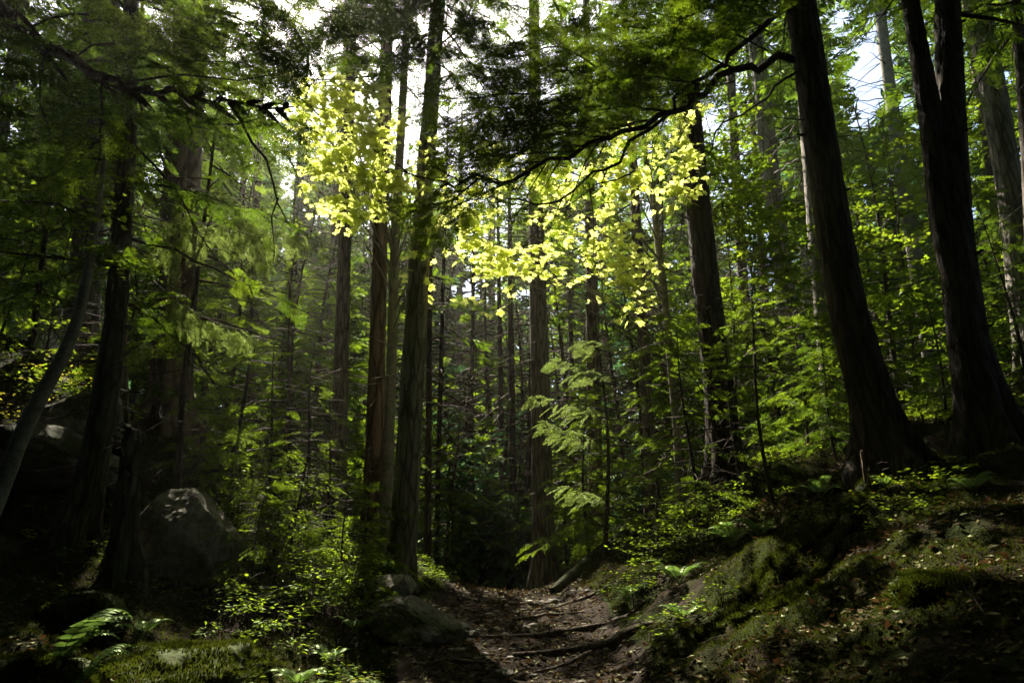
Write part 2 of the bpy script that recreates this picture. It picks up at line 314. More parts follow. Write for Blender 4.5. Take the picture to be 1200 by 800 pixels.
M['pebble'] = bark_mat('pebble_stone', (.2, .18, .15), (.32, .29, .25), (.45, .42, .37), 0, scale=6, bump=.4, vert=1, crack=.04)
M['earth'] = earth_mat('forest_soil', (.014, .010, .006), (.048, .032, .019), (.022, .030, .004), .42, .56)
M['path'] = earth_mat('trodden_soil', (.016, .012, .009), (.064, .048, .035), (.03, .04, .008), .72, .86, grain=14, bumpd=.035)

# ------------------------------------------------------------------ object helpers
def setp(o, label=None, cat=None, group=None, kind=None):
    for k, v in (('label', label), ('category', cat), ('group', group), ('kind', kind)):
        if v: o[k] = v
    return o
def thing(name, label, cat, loc, group=None):
    o = bpy.data.objects.new(name, None); C.objects.link(o); o.location = loc
    o.empty_display_size = .2
    return setp(o, label, cat, group)
class Off(MB):
    """mesh builder that stores vertices relative to the base of its thing"""
    def __init__(self, base): super().__init__(); self.b = np.asarray(base, float)
    def add(self, V, Fc, mat=0, smooth=False): super().add(np.asarray(V, float).reshape(-1, 3) - self.b, Fc, mat, smooth)

# ------------------------------------------------------------------ foliage elements
def frond_prefab(lod, seed):
    """flat spray of needles along +X, unit length"""
    r = np.random.default_rng(seed)
    V, Fc = [], []
    def dia(a, d, l, w, droop=.0):
        d = d / np.linalg.norm(d); s = np.array([-d[1], d[0], 0]); n = len(V)
        z = np.array([0, 0, r.normal(0, .012)])
        V.extend([a, a + d*l*.45 + s*w*.5 + z, a + d*l - np.array([0, 0, droop*l]), a + d*l*.45 - s*w*.5 - z])
        Fc.append([n, n+1, n+2, n+3])
    if lod == 0:
        for i in range(26):
            s = .03 + i / 26 * .95
            side = 1 if i % 2 else -1
            L = (.36 * (1 - s) ** .8 + .06) * r.uniform(.75, 1.2)
            an = side * R(52 + r.uniform(-10, 10))
            d = np.array([math.cos(an), math.sin(an), r.uniform(-.15, .05)])
            o = np.array([s, 0, -.12 * s * s])
            k = max(2, int(L / .062))
            for j in range(k):
                q = o + d * L * (j + .3) / k
                for sg in (1, -1):
                    a2 = an + sg * R(50 + r.uniform(-12, 12))
                    dia(q, np.array([math.cos(a2), math.sin(a2), r.uniform(-.3, .2)]), .085 * r.uniform(.8, 1.25), .026)
            dia(o + d*L*.9, d, .05, .018)
    else:
        n, w, ls = {1: (20, .075, .36), 2: (11, .13, .42), 3: (7, .22, .5)}[lod]
        for i in range(n):
            s = .04 + i / n * .93
            side = 1 if i % 2 else -1
            L = (ls * (1 - s) ** .8 + .12) * r.uniform(.75, 1.2)
            an = side * R(46 + r.uniform(-12, 12))
            o = np.array([s, 0, -.12 * s * s])
            dia(o, np.array([math.cos(an), math.sin(an), r.uniform(-.2, .05)]), L, w * r.uniform(.8, 1.3), .1)
        dia(np.array([.85, 0, -.1]), np.array([1., 0, -.1]), .22, w)
    return np.array(V), np.array(Fc)
FR = {l: [frond_prefab(l, 10*l + k) for k in range(5)] for l in (0, 1, 2, 3)}
OV = (np.array([[0, 0, 0], [.3, .24, .05], [.68, .20, .06], [1, 0, -.06], [.68, -.20, .06], [.3, -.24, .05], [.3, 0, 0], [.68, 0, 0]]),
      np.array([[0, 6, 1, 1], [1, 6, 7, 2], [2, 7, 3, 3], [0, 5, 6, 6], [5, 4, 7, 6], [4, 3, 7, 7]]))
OVT = (OV[0], np.array([[0, 6, 1], [1, 6, 7], [1, 7, 2], [2, 7, 3], [0, 5, 6], [5, 4, 7], [5, 7, 6], [4, 3, 7]]))
_mp = [(0, 0), (.06, .2), (-.02, .46), (.30, .34), (.42, .58), (.55, .24), (.78, .20), (1.0, 0), (.78, -.20), (.55, -.24), (.42, -.58), (.30, -.34), (-.02, -.46), (.06, -.2)]
_mv = np.array([(x, y, -.14*abs(y) - .05*x*x) for x, y in _mp] + [(.32, 0, .03)])
MAPLE = (_mv, np.array([[14, i, (i+1) % 14] for i in range(14)]))
PIN = (np.array([[0, -.5, 0], [0, .5, 0], [.55, .38, .02], [1, 0, -.06], [.55, -.38, .02]]), np.array([[0, 1, 2, 4], [4, 2, 3, 3]]))
PINT = (np.array([[0, -.35, 0], [0, .35, 0], [.5, .5, .02], [1, 0, -.05], [.5, -.5, .02]]), np.array([[0, 2, 1], [0, 4, 2], [4, 3, 2]]))
def frames(D, U):
    """rotation matrices whose columns are x=D, z~U"""
    X = norm(D); Y = norm(np.cross(U, X)); Z = np.cross(X, Y)
    return np.stack([X, Y, Z], -1)
def place(mb, pre, O, X, U, S_, m=0):
    if len(O) == 0: return
    A = frames(np.asarray(X), np.asarray(U)) * np.asarray(S_)[:, None, None]
    V = np.einsum('nij,mj->nmi', A, pre[0]) + np.asarray(O)[:, None]
    k = len(pre[0])
    Fc = (pre[1][None] + (np.arange(len(O)) * k)[:, None, None]).reshape(-1, pre[1].shape[1])
    mb.add(V.reshape(-1, 3), Fc, m)
class Fronds:
    def __init__(self): self.o, self.x, self.u, self.s = [], [], [], []
    def add(self, o, x, u, s): self.o.append(o); self.x.append(x); self.u.append(u); self.s.append(s)
    def emit(self, mb, lod, m=0, carve=True, sky_from=6.5):
        if not self.o: return
        o, x, u, s = map(np.array, (self.o, self.x, self.u, self.s))
        if carve:
            k = keep(o + norm(x) * s[:, None] * .5, sky_from=sky_from); o, x, u, s = o[k], x[k], u[k], s[k]
        ids = np.arange(len(o)) % 5
        for q in range(5):
            w = ids == q
            place(mb, FR[lod][q], o[w], x[w], u[w], s[w], m)
UP = np.array([0, 0, 1.])
def bough(wood, fr, pts, r0, fl=.5, step=.16, start=.15, wm=0, side_len=.0, k=4, r=rng, droop=.25, roll=.35, dens=1.0, twigmat=None):
    """conifer bough: wood along pts, fronds both sides; side_len > 0 adds side twigs that carry the fronds"""
    pts = np.asarray(pts, float)
    s = np.r_[0, np.cumsum(np.linalg.norm(np.diff(pts, axis=0), axis=1))]; L = s[-1]
    q = np.linspace(0, L, max(4, int(L/.25)))
    pp = np.stack([np.interp(q, s, pts[:, c]) for c in range(3)], 1)
    pp[1:-1] += r.normal(0, .012 * L, (len(pp)-2, 3)) * np.array([1, 1, .6])
    if wood is not None: tube(wood, pp, np.linspace(r0, max(.004, r0*(.18 if r0 < .1 else .05)), len(pp)), k, wm, cap=False)
    n = max(2, int(L * (1-start) / step))
    for i in range(n):
        f = start + (1-start) * (i + r.uniform(0, .8)) / n
        o = np.array([np.interp(f*L, q, pp[:, c]) for c in range(3)])
        o2 = np.array([np.interp(min(f*L + .1*L, L), q, pp[:, c]) for c in range(3)]) ; o1 = np.array([np.interp(max(f*L - .1*L, 0), q, pp[:, c]) for c in range(3)])
        d = norm(o2 - o1)
        sgn = 1 if i % 2 else -1
        sv = norm(np.cross(UP, d)) * sgn
        an = R(r.uniform(38, 68))
        dd = d * math.cos(an) + sv * math.sin(an); dd = dd + np.array([0, 0, -droop * r.uniform(.3, 1.6)])
        u = UP + r.normal(0, roll, 3)
        if side_len:
            l = side_len * (.35 + .65 * (1-f)) * r.uniform(.7, 1.2)
            dn = norm(dd)
            e = o + dn * l + np.array([0, 0, -.12*l])
            if wood is not None: tube(wood, [o, (o+e)/2 + np.array([0, 0, .03*l]), e], [r0*.28, r0*.2, .003], 3, wm, cap=False)
            m = max(1, int(l / step * dens))
            for j in range(m):
                g = (j + .6) / m
                oo = o + (e-o) * g
                sg = 1 if j % 2 else -1
                s2 = norm(np.cross(UP, dn)) * sg
                a2 = R(r.uniform(30, 65))
                fr.add(oo, dn * math.cos(a2) + s2 * math.sin(a2) + np.array([0, 0, -droop*r.uniform(.2, 1.3)]), u + r.normal(0, .2, 3), fl * r.uniform(.65, 1.15))
            fr.add(e, dn + np.array([0, 0, -droop]), u, fl * .9)
        else:
            fr.add(o, dd, u, fl * r.uniform(.7, 1.15) * (1.1 - .5*f))
    d = norm(pp[-1] - pp[-2])
    fr.add(pp[-1] - d*.1, d + np.array([0, 0, -droop*.6]), UP + r.normal(0, .15, 3), fl * .85)

# ------------------------------------------------------------------ conifer trees
def axis(spec, d, H, dtop=0.0):
    """spec: (px, py, width px) from bottom to top; returns axis points and radii from below ground to height H"""
    pts = [P(a, b, d) for a, b, w in spec]; rad = [w * T(a, b, d) / F / 2 for a, b, w in spec]
    z0 = float(G(pts[0][0], pts[0][1]))
    if z0 < pts[0][2] - .02:
        dr = pts[0] - pts[1]; dr = dr / abs(dr[2]) if abs(dr[2]) > .05 else np.array([0, 0, -1.])
        pts.insert(0, pts[0] + dr * (pts[0][2] - z0)); rad.insert(0, rad[0] * 1.02)
        z0 = float(G(pts[0][0], pts[0][1])); 
    base = np.array([pts[0][0], pts[0][1], z0])
    pts.insert(0, pts[0] + (pts[0] - pts[1]) / max(.01, abs(pts[0][2]-pts[1][2])) * .3 - np.array([0, 0, max(0, pts[0][2]-z0)])); rad.insert(0, rad[0])
    top = pts[-1]; dr = norm(pts[-1] - pts[-2])
    if H > top[2] + .5:
        zt = H - top[2]
        for q in (.33, .66, 1.0):
            lean = dr / max(.3, dr[2])
            pts.append(top + lean * zt * q * np.array([.8, .8, 1])); rad.append(max(.02, rad[len(rad)-1 if q == .33 else -1] * (.78 if q < 1 else .25)))
    return np.array(pts), np.array(rad), base
def at_z(pts, z):
    return np.array([np.interp(z, pts[:, 2], pts[:, c]) for c in range(3)])
def crown(wood, fr, pts, z0, z1, n, l0, l1, r, fl=.5, step=.17, side=0., pitch=(.25, -.25), r0=.03, k=3, az=None, wm=0, droop=.25, start=.2):
    for i in range(n):
        f = (i + r.uniform(0, 1)) / n
        z = z0 + (z1 - z0) * f
        o = at_z(pts, z)
        a = i * 2.39996 + r.uniform(-.4, .4) if az is None else r.uniform(*az)
        L = (l0 * (1-f) + l1 * f) * r.uniform(.7, 1.2)
        p = pitch[1] * (1-f) + pitch[0] * f + r.uniform(-.12, .12)
        q = np.linspace(0, 1, 5)
        bx = np.stack([o[0] + math.sin(a) * L * q, o[1] + math.cos(a) * L * q, o[2] + L * (p*q - .28*q*q + .08*q**4)], 1)
        bough(wood, fr, bx, r0 * (.5 + .5*L/max(l0, l1)), fl, step, start, wm, side, k, r, droop)
def deadwood(mb, pts, rad, z0, z1, n, r, L=(.5, 1.6), m=0):
    for i in range(n):
        z = r.uniform(z0, z1); o = at_z(pts, z); a = r.uniform(0, 6.283); l = r.uniform(*L)
        d = np.array([math.sin(a), math.cos(a), r.uniform(-.45, .15)])
        e1 = o + d * l * .5 + r.normal(0, .05, 3); e2 = o + d * l + np.array([0, 0, r.uniform(-.25, .15) * l]) + r.normal(0, .08, 3)
        w = r.uniform(.006, .016)
        tube(mb, [o, e1, e2], [w, w*.7, .003], 4, m, cap=False)
        for j in range(r.integers(1, 5)):
            g = r.uniform(.3, .95); q = o + (e2 - o) * g
            dd = norm(d + r.normal(0, .7, 3)) * l * r.uniform(.15, .4)
            tube(mb, [q, q + dd*.5 + r.normal(0, .02, 3), q + dd], [w*.5, w*.4, .002], 3, m, cap=False)
def tree(label, spec, d, H=22, bark='bark', needle='needle_dark', cr=None, dead=None, lod=1, group=None, flare=(.7, .35, 5), sides=None, step=None, name='conifer_tree', bumpk=.035, seed=1, crs=()):
    r = np.random.default_rng(seed)
    pts, rad, base = axis(spec, d, H)
    if lod == 1 and d < 14.5:
        lod = 0
        if cr: cr['fl'] = min(cr.get('fl', .55), .58); cr['step'] = min(cr.get('step', .18), .16)
    elif lod == 1 and cr: cr['fl'] = min(cr.get('fl', .55), .6); cr['step'] = min(cr.get('step', .18), .17)
    t = thing(name, label, 'tree', base, group)
    tr = Off(base)
    big = rad[1] > .14 and d < 13
    sides = sides or (72 if big else int(np.clip(30 * 10 / d, 8, 40))); step = step or (.045 if big else max(.07, d * .009))
    q, rr = resample(pts, rad, step)
    tube(tr, q, rr, sides, 0, bump=min(.017, rad[1] * .07) * (bumpk / .035), bs=11, flare=(base[2], flare[0], flare[1], flare[2], seed), seed=seed)
    if dead:
        deadwood(tr, q, rr, base[2] + dead[0], base[2] + dead[1], dead[2], r, dead[3] if len(dead) > 3 else (.5, 1.6))
    if big:
        for k in range(16):
            z = base[2] + r.uniform(.8, 9); o = at_z(q, z); a = r.uniform(0, 6.283); ri = np.interp(z, q[:, 2], rr)
            dv = np.array([math.cos(a), math.sin(a), r.uniform(-.2, .35)]); l = ri + r.uniform(.03, .16); w_ = r.uniform(.01, .022)
            tube(tr, [o + dv*ri*.7, o + dv*(ri + (l-ri)*.5), o + dv*l], [w_*1.5, w_, w_*.6], 6, 0)
    tr.build('trunk', M[bark], t)
    if cr or crs:
        cm, fr = Off(base), Fronds()
        for c in ([cr] if cr else []) + list(crs):
            crown(cm, fr, q, base[2] + c['z0'], min(base[2] + c['z1'], q[-1, 2]), c['n'], c['l0'], c['l1'], r, c.get('fl', .55), c.get('step', .18), c.get('side', 0), c.get('pitch', (.3, -.15)), c.get('r0', .03), 3, c.get('az'), 1, c.get('droop', .25), c.get('start', .2))
        fr.emit(cm, lod, 0, sky_from=c.get('sky_from', 6.5))
        cm.build('crown', [M[needle], M['twig']], t)
    return t, q, rr, base

# ================================================================== SETTING: forest floor, path
def grid_sheet(name, xs, ys, zf, m):
    X, Y = np.meshgrid(xs, ys)
    Z = zf(X, Y)
    V = np.stack([X, Y, Z], -1).reshape(-1, 3)
    ny, nx = X.shape
    i, j = np.meshgrid(np.arange(ny-1), np.arange(nx-1), indexing='ij')
    Fq = np.stack([i*nx+j, i*nx+j+1, (i+1)*nx+j+1, (i+1)*nx+j], -1).reshape(-1, 4)
    mb = MB(); mb.add(V, Fq, 0, True)
    o = mb.build(name, m); o['kind'] = 'structure'
    return o
def spaced(lo, hi, fine_lo, fine_hi, fine, grow=1.13):
    a = list(np.arange(fine_lo, fine_hi + 1e-6, fine))
    s = fine; x = a[-1]
    while x < hi: s *= grow; x += s; a.append(x)
    s = fine; x = a[0]
    while x > lo: s *= grow; x -= s; a.insert(0, x)
    return np.array(a)
grid_sheet('forest_floor', spaced(-200, 200, -8, 8, .055), spaced(-60, 260, 3, 15, .055), G, M['earth'])
def path_z(X, Y):
    m = pathmask(X, Y)
    return G(X, Y) + np.where(m > .25, .012, -.10 + .4 * m)
grid_sheet('trodden_path', np.arange(-2.6, 2.6, .03), np.arange(3, 17, .035), path_z, M['path'])

# ================================================================== TALL TREES, one by one
def pbough(t, base, nodes, r0, lod, needle, fl=.45, step=.13, side=.5, droop=.25, start=.1, label=None, seed=1, name='branch', wood='twig', carve=True, roll=.35, k=6, dens=1.0):
    """a bough along photograph pixels (px, py, distance), child of tree t, its needles a sub-part"""
    r = np.random.default_rng(seed)
    pts = np.array([P(*n) for n in nodes])
    w, f = Off(base), Fronds()
    bough(w, f, pts, r0, fl, step, start, 0, side, k, r, droop, roll, dens)
    o = w.build(name, M[wood], t)
    if label: o['label'] = label
    c = Off(base); f.emit(c, lod, 0, carve)
    if c.n: c.build('foliage', M[needle], o)
    return o

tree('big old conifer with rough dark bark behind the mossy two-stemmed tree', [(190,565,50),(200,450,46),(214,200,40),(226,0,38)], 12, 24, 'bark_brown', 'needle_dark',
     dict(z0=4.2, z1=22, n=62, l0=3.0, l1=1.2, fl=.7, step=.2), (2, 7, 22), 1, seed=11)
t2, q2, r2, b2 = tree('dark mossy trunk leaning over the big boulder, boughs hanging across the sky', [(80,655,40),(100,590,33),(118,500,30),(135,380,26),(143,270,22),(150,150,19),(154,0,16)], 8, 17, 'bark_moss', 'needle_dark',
     dict(z0=3.1, z1=14, n=44, l0=2.5, l1=1.3, fl=.55, step=.13, pitch=(.25, -.1), start=.12), (1.0, 5.5, 34, (.4, 1.6)), 0, flare=(.9, .4, 4), seed=12)
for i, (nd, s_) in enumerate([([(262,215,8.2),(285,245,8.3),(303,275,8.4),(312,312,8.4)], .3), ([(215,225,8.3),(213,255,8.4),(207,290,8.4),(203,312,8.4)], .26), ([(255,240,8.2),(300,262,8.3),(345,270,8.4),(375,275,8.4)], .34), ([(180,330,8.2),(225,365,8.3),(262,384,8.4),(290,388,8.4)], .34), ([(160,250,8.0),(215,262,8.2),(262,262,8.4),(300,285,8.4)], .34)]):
    pbough(t2, b2, nd, .012, 0, 'needle_sunlit', .3, .085, s_, .75, .15, 'feathery hanging bough, sunlight put into its paler needles', 60+i, wood='lichen_twig', carve=False, roll=.6)
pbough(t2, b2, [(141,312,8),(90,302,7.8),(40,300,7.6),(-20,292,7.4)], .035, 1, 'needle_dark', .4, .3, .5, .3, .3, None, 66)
pbough(t2, b2, [(150,160,8),(200,215,8.1),(250,300,8.2),(290,335,8.3)], .02, 0, 'needle', .35, .2, .4, .4, .45, None, 67)
tree('broken mossy snag with a jagged top close beside the boulder', [(140,690,36),(147,620,30),(152,560,27),(156,505,22)], 7.8, 3.0, 'bark_moss', name='dead_snag', flare=(.8, .3, 4), dead=(.3, 1.9, 14, (.15, .5)), seed=13, bumpk=.09)
tree('thick dark trunk standing on top of the rocky bank', [(95,415,34),(102,305,32),(108,150,28),(112,0,25)], 13, 22, 'bark', 'needle_dark', dict(z0=3, z1=20, n=55, l0=3.0, l1=1.2, fl=.75, step=.24), (1, 6, 14), 1, seed=14)
tree('thin dark trunk just behind the mossy two-stemmed tree', [(152,570,16),(144,480,14),(140,355,13),(134,100,11)], 10.5, 16, 'bark_brown', 'needle_dark', dict(z0=4, z1=14, n=32, l0=2.0, l1=.8, fl=.6, step=.2), (1, 5, 14), 1, seed=15)
tree('slim dark pole trunk rising just above the big boulder', [(207,575,8.5),(215,450,7.5),(226,370,6.5),(234,300,5)], 9, 9.5, 'wood_dark', 'needle', dict(z0=2.5, z1=7.4, n=26, l0=1.5, l1=.5, fl=.5, step=.15), (.5, 3, 16, (.3, .9)), 1, seed=16)
tree('faint grey trunk far back between the old conifer and the pair of straight trunks', [(296,520,13),(297,430,12),(300,250,10)], 18, 22, 'bark', 'needle_dark', dict(z0=5, z1=20, n=50, l0=2.4, l1=.8, fl=.9, step=.3), (2, 8, 14), 2, seed=17)
tree('straight dark trunk, first of the four standing close together beside the path', [(394,610,21),(399,450,18),(405,250,15),(411,60,13)], 14, 24, 'bark', 'needle_dark', dict(z0=8.5, z1=22, n=48, l0=2.4, l1=.9, fl=.8, step=.25), (2, 11, 40, (.6, 1.9)), 1, seed=18)
t9, q9, r9, b9 = tree('straight brown trunk, second of the four standing close together beside the path', [(436,640,26),(441,450,20),(446,270,17),(455,0,14)], 12, 24, 'bark_brown', 'needle_dark', dict(z0=9, z1=22, n=48, l0=2.3, l1=.9, fl=.8, step=.25), (1.5, 10, 30, (.6, 1.6)), 1, seed=19)
t11, q11, r11, b11 = tree('tall grey scaly trunk beside the path above the mossy rock', [(470,672,34),(479,530,30),(486,400,27),(499,200,21),(508,80,18),(513,0,17)], 10.5, 24, 'bark_gray', 'needle_dark', dict(z0=9.3, z1=22, n=44, l0=2.3, l1=.9, fl=.75, step=.22), (2.6, 10, 34, (.5, 1.5)), 1, flare=(.35, .3, 5), seed=20)
tree('round dark trunk at the far end of the path, its base swollen', [(638,668,28),(634,500,24),(630,330,20),(627,200,17),(626,50,14)], 14, 24, 'bark', 'needle_dark', dict(z0=6.0, z1=22, n=52, l0=2.2, l1=.8, fl=.8, step=.25), (1.5, 9, 40, (.4, 1.5)), 1, flare=(.9, .4, 5), seed=21)
tree('dim brown trunk behind the mossy log at the bend of the path', [(701,670,21),(697,530,18),(694,350,15),(690,150,12)], 16, 22, 'bark_brown', 'needle_dark', dict(z0=6, z1=20, n=50, l0=2.4, l1=.8, fl=.85, step=.28), (2, 8, 20), 2, seed=22)
tree('dark narrow trunk inside the young hemlock thicket on the bank', [(768,615,19),(760,500,15),(754,400,14),(745,250,12),(737,100,10)], 13.5, 20, 'bark', 'needle_dark', dict(z0=5.5, z1=18, n=46, l0=2.1, l1=.8, fl=.75, step=.24), (1, 6, 26), 1, seed=23)
tree('stout straight trunk with deep bark halfway up the fern bank', [(853,565,42),(842,450,35),(827,330,31),(812,180,28),(800,30,25)], 11, 24, 'bark_black', 'needle_dark', dict(z0=7.8, z1=22, n=46, l0=2.4, l1=.9, fl=.75, step=.22), (2, 8, 30, (.4, 1.4)), 1, seed=24)
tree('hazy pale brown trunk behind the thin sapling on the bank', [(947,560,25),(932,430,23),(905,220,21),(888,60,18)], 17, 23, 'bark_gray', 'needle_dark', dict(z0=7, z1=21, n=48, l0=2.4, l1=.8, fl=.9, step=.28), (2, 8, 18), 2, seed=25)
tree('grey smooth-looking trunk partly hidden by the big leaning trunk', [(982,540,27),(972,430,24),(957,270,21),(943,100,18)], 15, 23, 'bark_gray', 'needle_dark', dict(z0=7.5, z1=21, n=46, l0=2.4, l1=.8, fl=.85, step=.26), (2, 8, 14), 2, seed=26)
t19, q19, r19, b19 = tree('big dark leaning trunk whose long bough reaches across the path', [(1043,562,58),(1021,470,47),(995,370,43),(977,270,39),(958,140,36),(938,0,34)], 8.5, 20, 'bark_black', 'needle_dark', dict(z0=8.0, z1=18, n=44, l0=2.8, l1=1.0, fl=.65, step=.18), (3, 8, 10, (.3, 1.2)), 1, flare=(1.0, .45, 5), seed=27, bumpk=.04)
for i, nd in enumerate([[(512,-20,10.3),(480,5,9.7),(445,25,9.3),(405,50,9.1)], [(512,25,10.3),(550,42,9.7),(588,68,9.3),(610,95,9.2)], [(510,75,10.3),(545,95,9.7),(572,128,9.4)], [(508,50,10.3),(475,70,9.7),(440,88,9.3)], [(514,-60,10.3),(560,-20,9.6),(600,10,9.2),(640,40,9.0)], [(512,-40,10.3),(470,-25,9.6),(420,0,9.2),(385,20,9.0)], [(510,-90,10.3),(500,-40,9.4),(490,10,8.8),(486,40,8.6)], [(513,-30,10.4),(530,10,9.6),(540,45,9.2)], [(505,130,10.3),(535,150,9.8),(555,175,9.5)], [(512,0,10.3),(540,20,9.5),(575,28,9.1),(612,55,8.9)], [(511,60,10.3),(540,62,9.6),(580,98,9.2)], [(512,-70,10.3),(530,-30,9.4),(552,15,9.0),(560,55,8.8)], [(509,35,10.3),(490,55,9.6),(470,60,9.2),(452,72,9.0)], [(514,-90,10.3),(570,-60,9.3),(620,-20,8.9),(660,10,8.7)]]):
    pbough(t11, b11, nd, .016, 0, 'needle_dark', .4, .14, .55, .25, .15, None, 140+i, carve=False, roll=.5)
for i, nd in enumerate([[(455,-20,11.8),(430,0,10.6),(400,15,9.7),(365,35,9.3)], [(452,60,11.8),(425,70,10.8),(398,62,10.0)], [(456,-60,11.8),(470,-10,10.6),(474,30,10.0)], [(455,-80,11.8),(425,-50,10.6),(385,-25,9.8),(350,0,9.4)], [(455,-40,11.8),(440,-15,10.4),(420,15,9.5),(405,40,9.1)], [(453,20,11.8),(430,22,10.4),(395,30,9.5),(372,50,9.1)], [(456,-100,11.8),(440,-60,10.4),(400,-40,9.4),(365,-20,9.0)], [(454,10,11.8),(466,20,10.4),(478,45,9.6)]]):
    pbough(t9, b9, nd, .016, 0, 'needle_dark', .4, .11, .6, .25, .15, None, 160+i, carve=False, roll=.5)
# its long boughs
pbough(t19, b19, [(928,70,8.5),(895,72,8.4),(855,90,8.3),(815,112,8.2),(770,138,8.15),(725,158,8.1),(680,175,8.1),(640,192,8.1),(600,205,8.1),(540,213,8.1),(470,200,8.1)], .062, 0, 'needle_dark', .40, .30, .9, .15, .42, 'long drooping bough', 70, k=8)
pbough(t19, b19, [(922,5,8.5),(880,45,8.3),(835,85,8.2),(800,112,8.15),(760,148,8.1),(725,185,8.1),(690,215,8.1),(640,235,8.1),(590,232,8.1)], .05, 0, 'needle_dark', .36, .5, .6, .35, .5, None, 71, k=8)
pbough(t19, b19, [(936,84,8.5),(890,118,8.3),(845,150,8.2),(822,190,8.2),(800,250,8.2)], .022, 0, 'needle_dark', .3, .6, .4, .4, .5, None, 72)
for i, nd in enumerate([[(900,60,8.3),(850,40,8.0),(790,60,7.8),(720,70,7.8),(640,75,7.8)], [(915,20,8.4),(860,0,8.0),(800,20,7.8),(730,20,7.7),(660,45,7.7)], [(830,100,8.2),(760,90,7.9),(700,95,7.8),(630,105,7.8),(570,100,7.8)], [(780,130,8.1),(720,125,7.9),(660,135,7.8),(600,145,7.8),(550,150,7.8)], [(720,160,8.1),(660,155,8.0),(610,165,8.0),(560,172,8.0),(525,190,8.0)], [(700,80,7.9),(650,50,7.7),(600,70,7.6),(560,95,7.6)], [(860,80,8.0),(800,55,7.7),(740,50,7.6),(690,40,7.5)], [(560,210,8.1),(530,235,8.1),(505,250,8.1),(480,245,8.1)], [(640,110,7.9),(590,110,7.8),(545,120,7.7),(505,110,7.7)], [(905,40,8.3),(870,20,7.9),(850,-20,7.6),(820,-40,7.4)]]):
    pbough(t19, b19, nd, .016, 0, 'needle', .42, .105, .8, .12, .12, None, 80+i, carve=True, roll=.5)
for i, nd in enumerate([[(700,168,8.1),(682,200,8.1),(668,235,8.1),(655,262,8.1)], [(640,192,8.1),(615,235,8.1),(600,262,8.1)], [(745,200,8.1),(690,222,8.1),(640,250,8.1),(612,290,8.1)], [(770,140,8.1),(715,150,8.0),(660,150,8.0),(610,175,8.0)], [(800,250,8.2),(796,290,8.2)], [(690,215,8.1),(697,260,8.1),(695,310,8.1)]]):
    pbough(t19, b19, nd, .011, 0, 'needle_dark', .22, .8, .35, .3, .4, None, 100+i)
ROOTS = []
for i, nd in enumerate([[(860,95,8.3),(800,108,8.0),(740,118,7.9),(680,138,7.9)], [(765,142,8.15),(700,150,8.0),(640,168,8.0),(580,192,8.0)], [(680,176,8.1),(630,178,7.95),(570,186,7.9),(515,196,7.9)], [(620,203,8.1),(575,225,8.0),(530,240,8.0),(498,262,8.0)], [(720,160,8.1),(650,130,7.8),(590,125,7.6),(530,140,7.5)], [(830,104,8.2),(770,80,7.8),(700,100,7.6),(640,120,7.5)]]):
    pbough(t19, b19, nd, .012, 0, 'needle', .38, .15, .6, .2, .1, None, 190+i, carve=False, roll=.45)
# roots of the leaning trunk that run down the bank, moss on them
def ground_root(nodes_px, rads, base=None, parent=None, name='root', m='root', lift=.35, seed=0, k=10):
    xy = np.array([P(*n)[:2] for n in nodes_px])
    s = np.r_[0, np.cumsum(np.linalg.norm(np.diff(xy, axis=0), axis=1))]
    q = np.linspace(0, s[-1], max(8, int(s[-1] / .06)))
    X, Y = np.interp(q, s, xy[:, 0]), np.interp(q, s, xy[:, 1])
    X = X + .05 * vnoise(q*2.2, 0*q, s=seed) ; Y = Y + .16 * vnoise(q*2.0, 0*q + 5, s=seed)
    rr = np.interp(q, s, rads) * (1 + .5 * vnoise(q*4, 0*q + 9, s=seed))
    Z = G(X, Y)
    Z = np.convolve(np.pad(Z, 3, 'edge'), np.ones(7)/7, 'valid') + rr * lift + .015
    b = np.array([X[0], Y[0], Z[0]]) if base is None else base
    mb = Off(b); tube(mb, np.stack([X, Y, Z], 1), rr, k, 0, bump=.018, bs=7, seed=seed)
    o = mb.build(name, M[m], parent)
    if parent is None: o.location = b
    return o
for i, (nd, rd) in enumerate([([(1035,560,8.4),(1012,600,8.1),(985,640,7.6),(940,690,7.0),(900,735,6.6),(850,775,6.2)], [.16,.13,.11,.09,.08,.04]), ([(1050,560,8.4),(1075,590,7.9),(1085,640,7.3)], [.14,.10,.04]), ([(1020,600,8.0),(1000,660,7.4),(975,720,6.8),(945,770,6.3),(900,810,6.0)], [.11,.10,.10,.08,.04]), ([(1030,560,8.5),(985,575,8.6),(950,590,8.7)], [.13,.09,.03]), ([(960,670,7.2),(900,700,7.0),(850,745,6.7),(820,790,6.4)], [.09,.08,.07,.04])]):
    o = ground_root(nd, np.array(rd)*.62, b19, t19, 'root', 'rootmoss', .3, 40+i); ROOTS.append(o)
t20, q20, r20, b20 = tree('twin-stemmed black trunk, the heaviest on the bank, forked high up', [(1166,548,64),(1150,472,51),(1134,400,42),(1120,270,35),(1115,135,30),(1110,0,27)], 8, 20, 'bark_black', 'needle_dark', dict(z0=7.6, z1=18, n=44, l0=2.8, l1=1.0, fl=.65, step=.18), (4, 8, 8, (.3, 1.2)), 1, flare=(.8, .5, 5), seed=28, bumpk=.035)
st = Off(b20); q_, rr_ = resample(np.array([P(1140,430,7.98), P(1122,340,7.98), P(1105,270,8), P(1090,135,8), P(1067,0,8), P(1030,-200,8)]), np.array([24,26,26,26,22,16]) * .0056, .045)
tube(st, q_, rr_, 64, 0, bump=.015, bs=11, seed=29); st.build('second_stem', M['bark_black'], t20)
pbough(t20, b20, [(1110,15,8),(1150,22,7.9),(1200,28,7.8),(1260,30,7.7)], .04, 1, 'needle_dark', .45, .2, .6, .2, .2, None, 111)
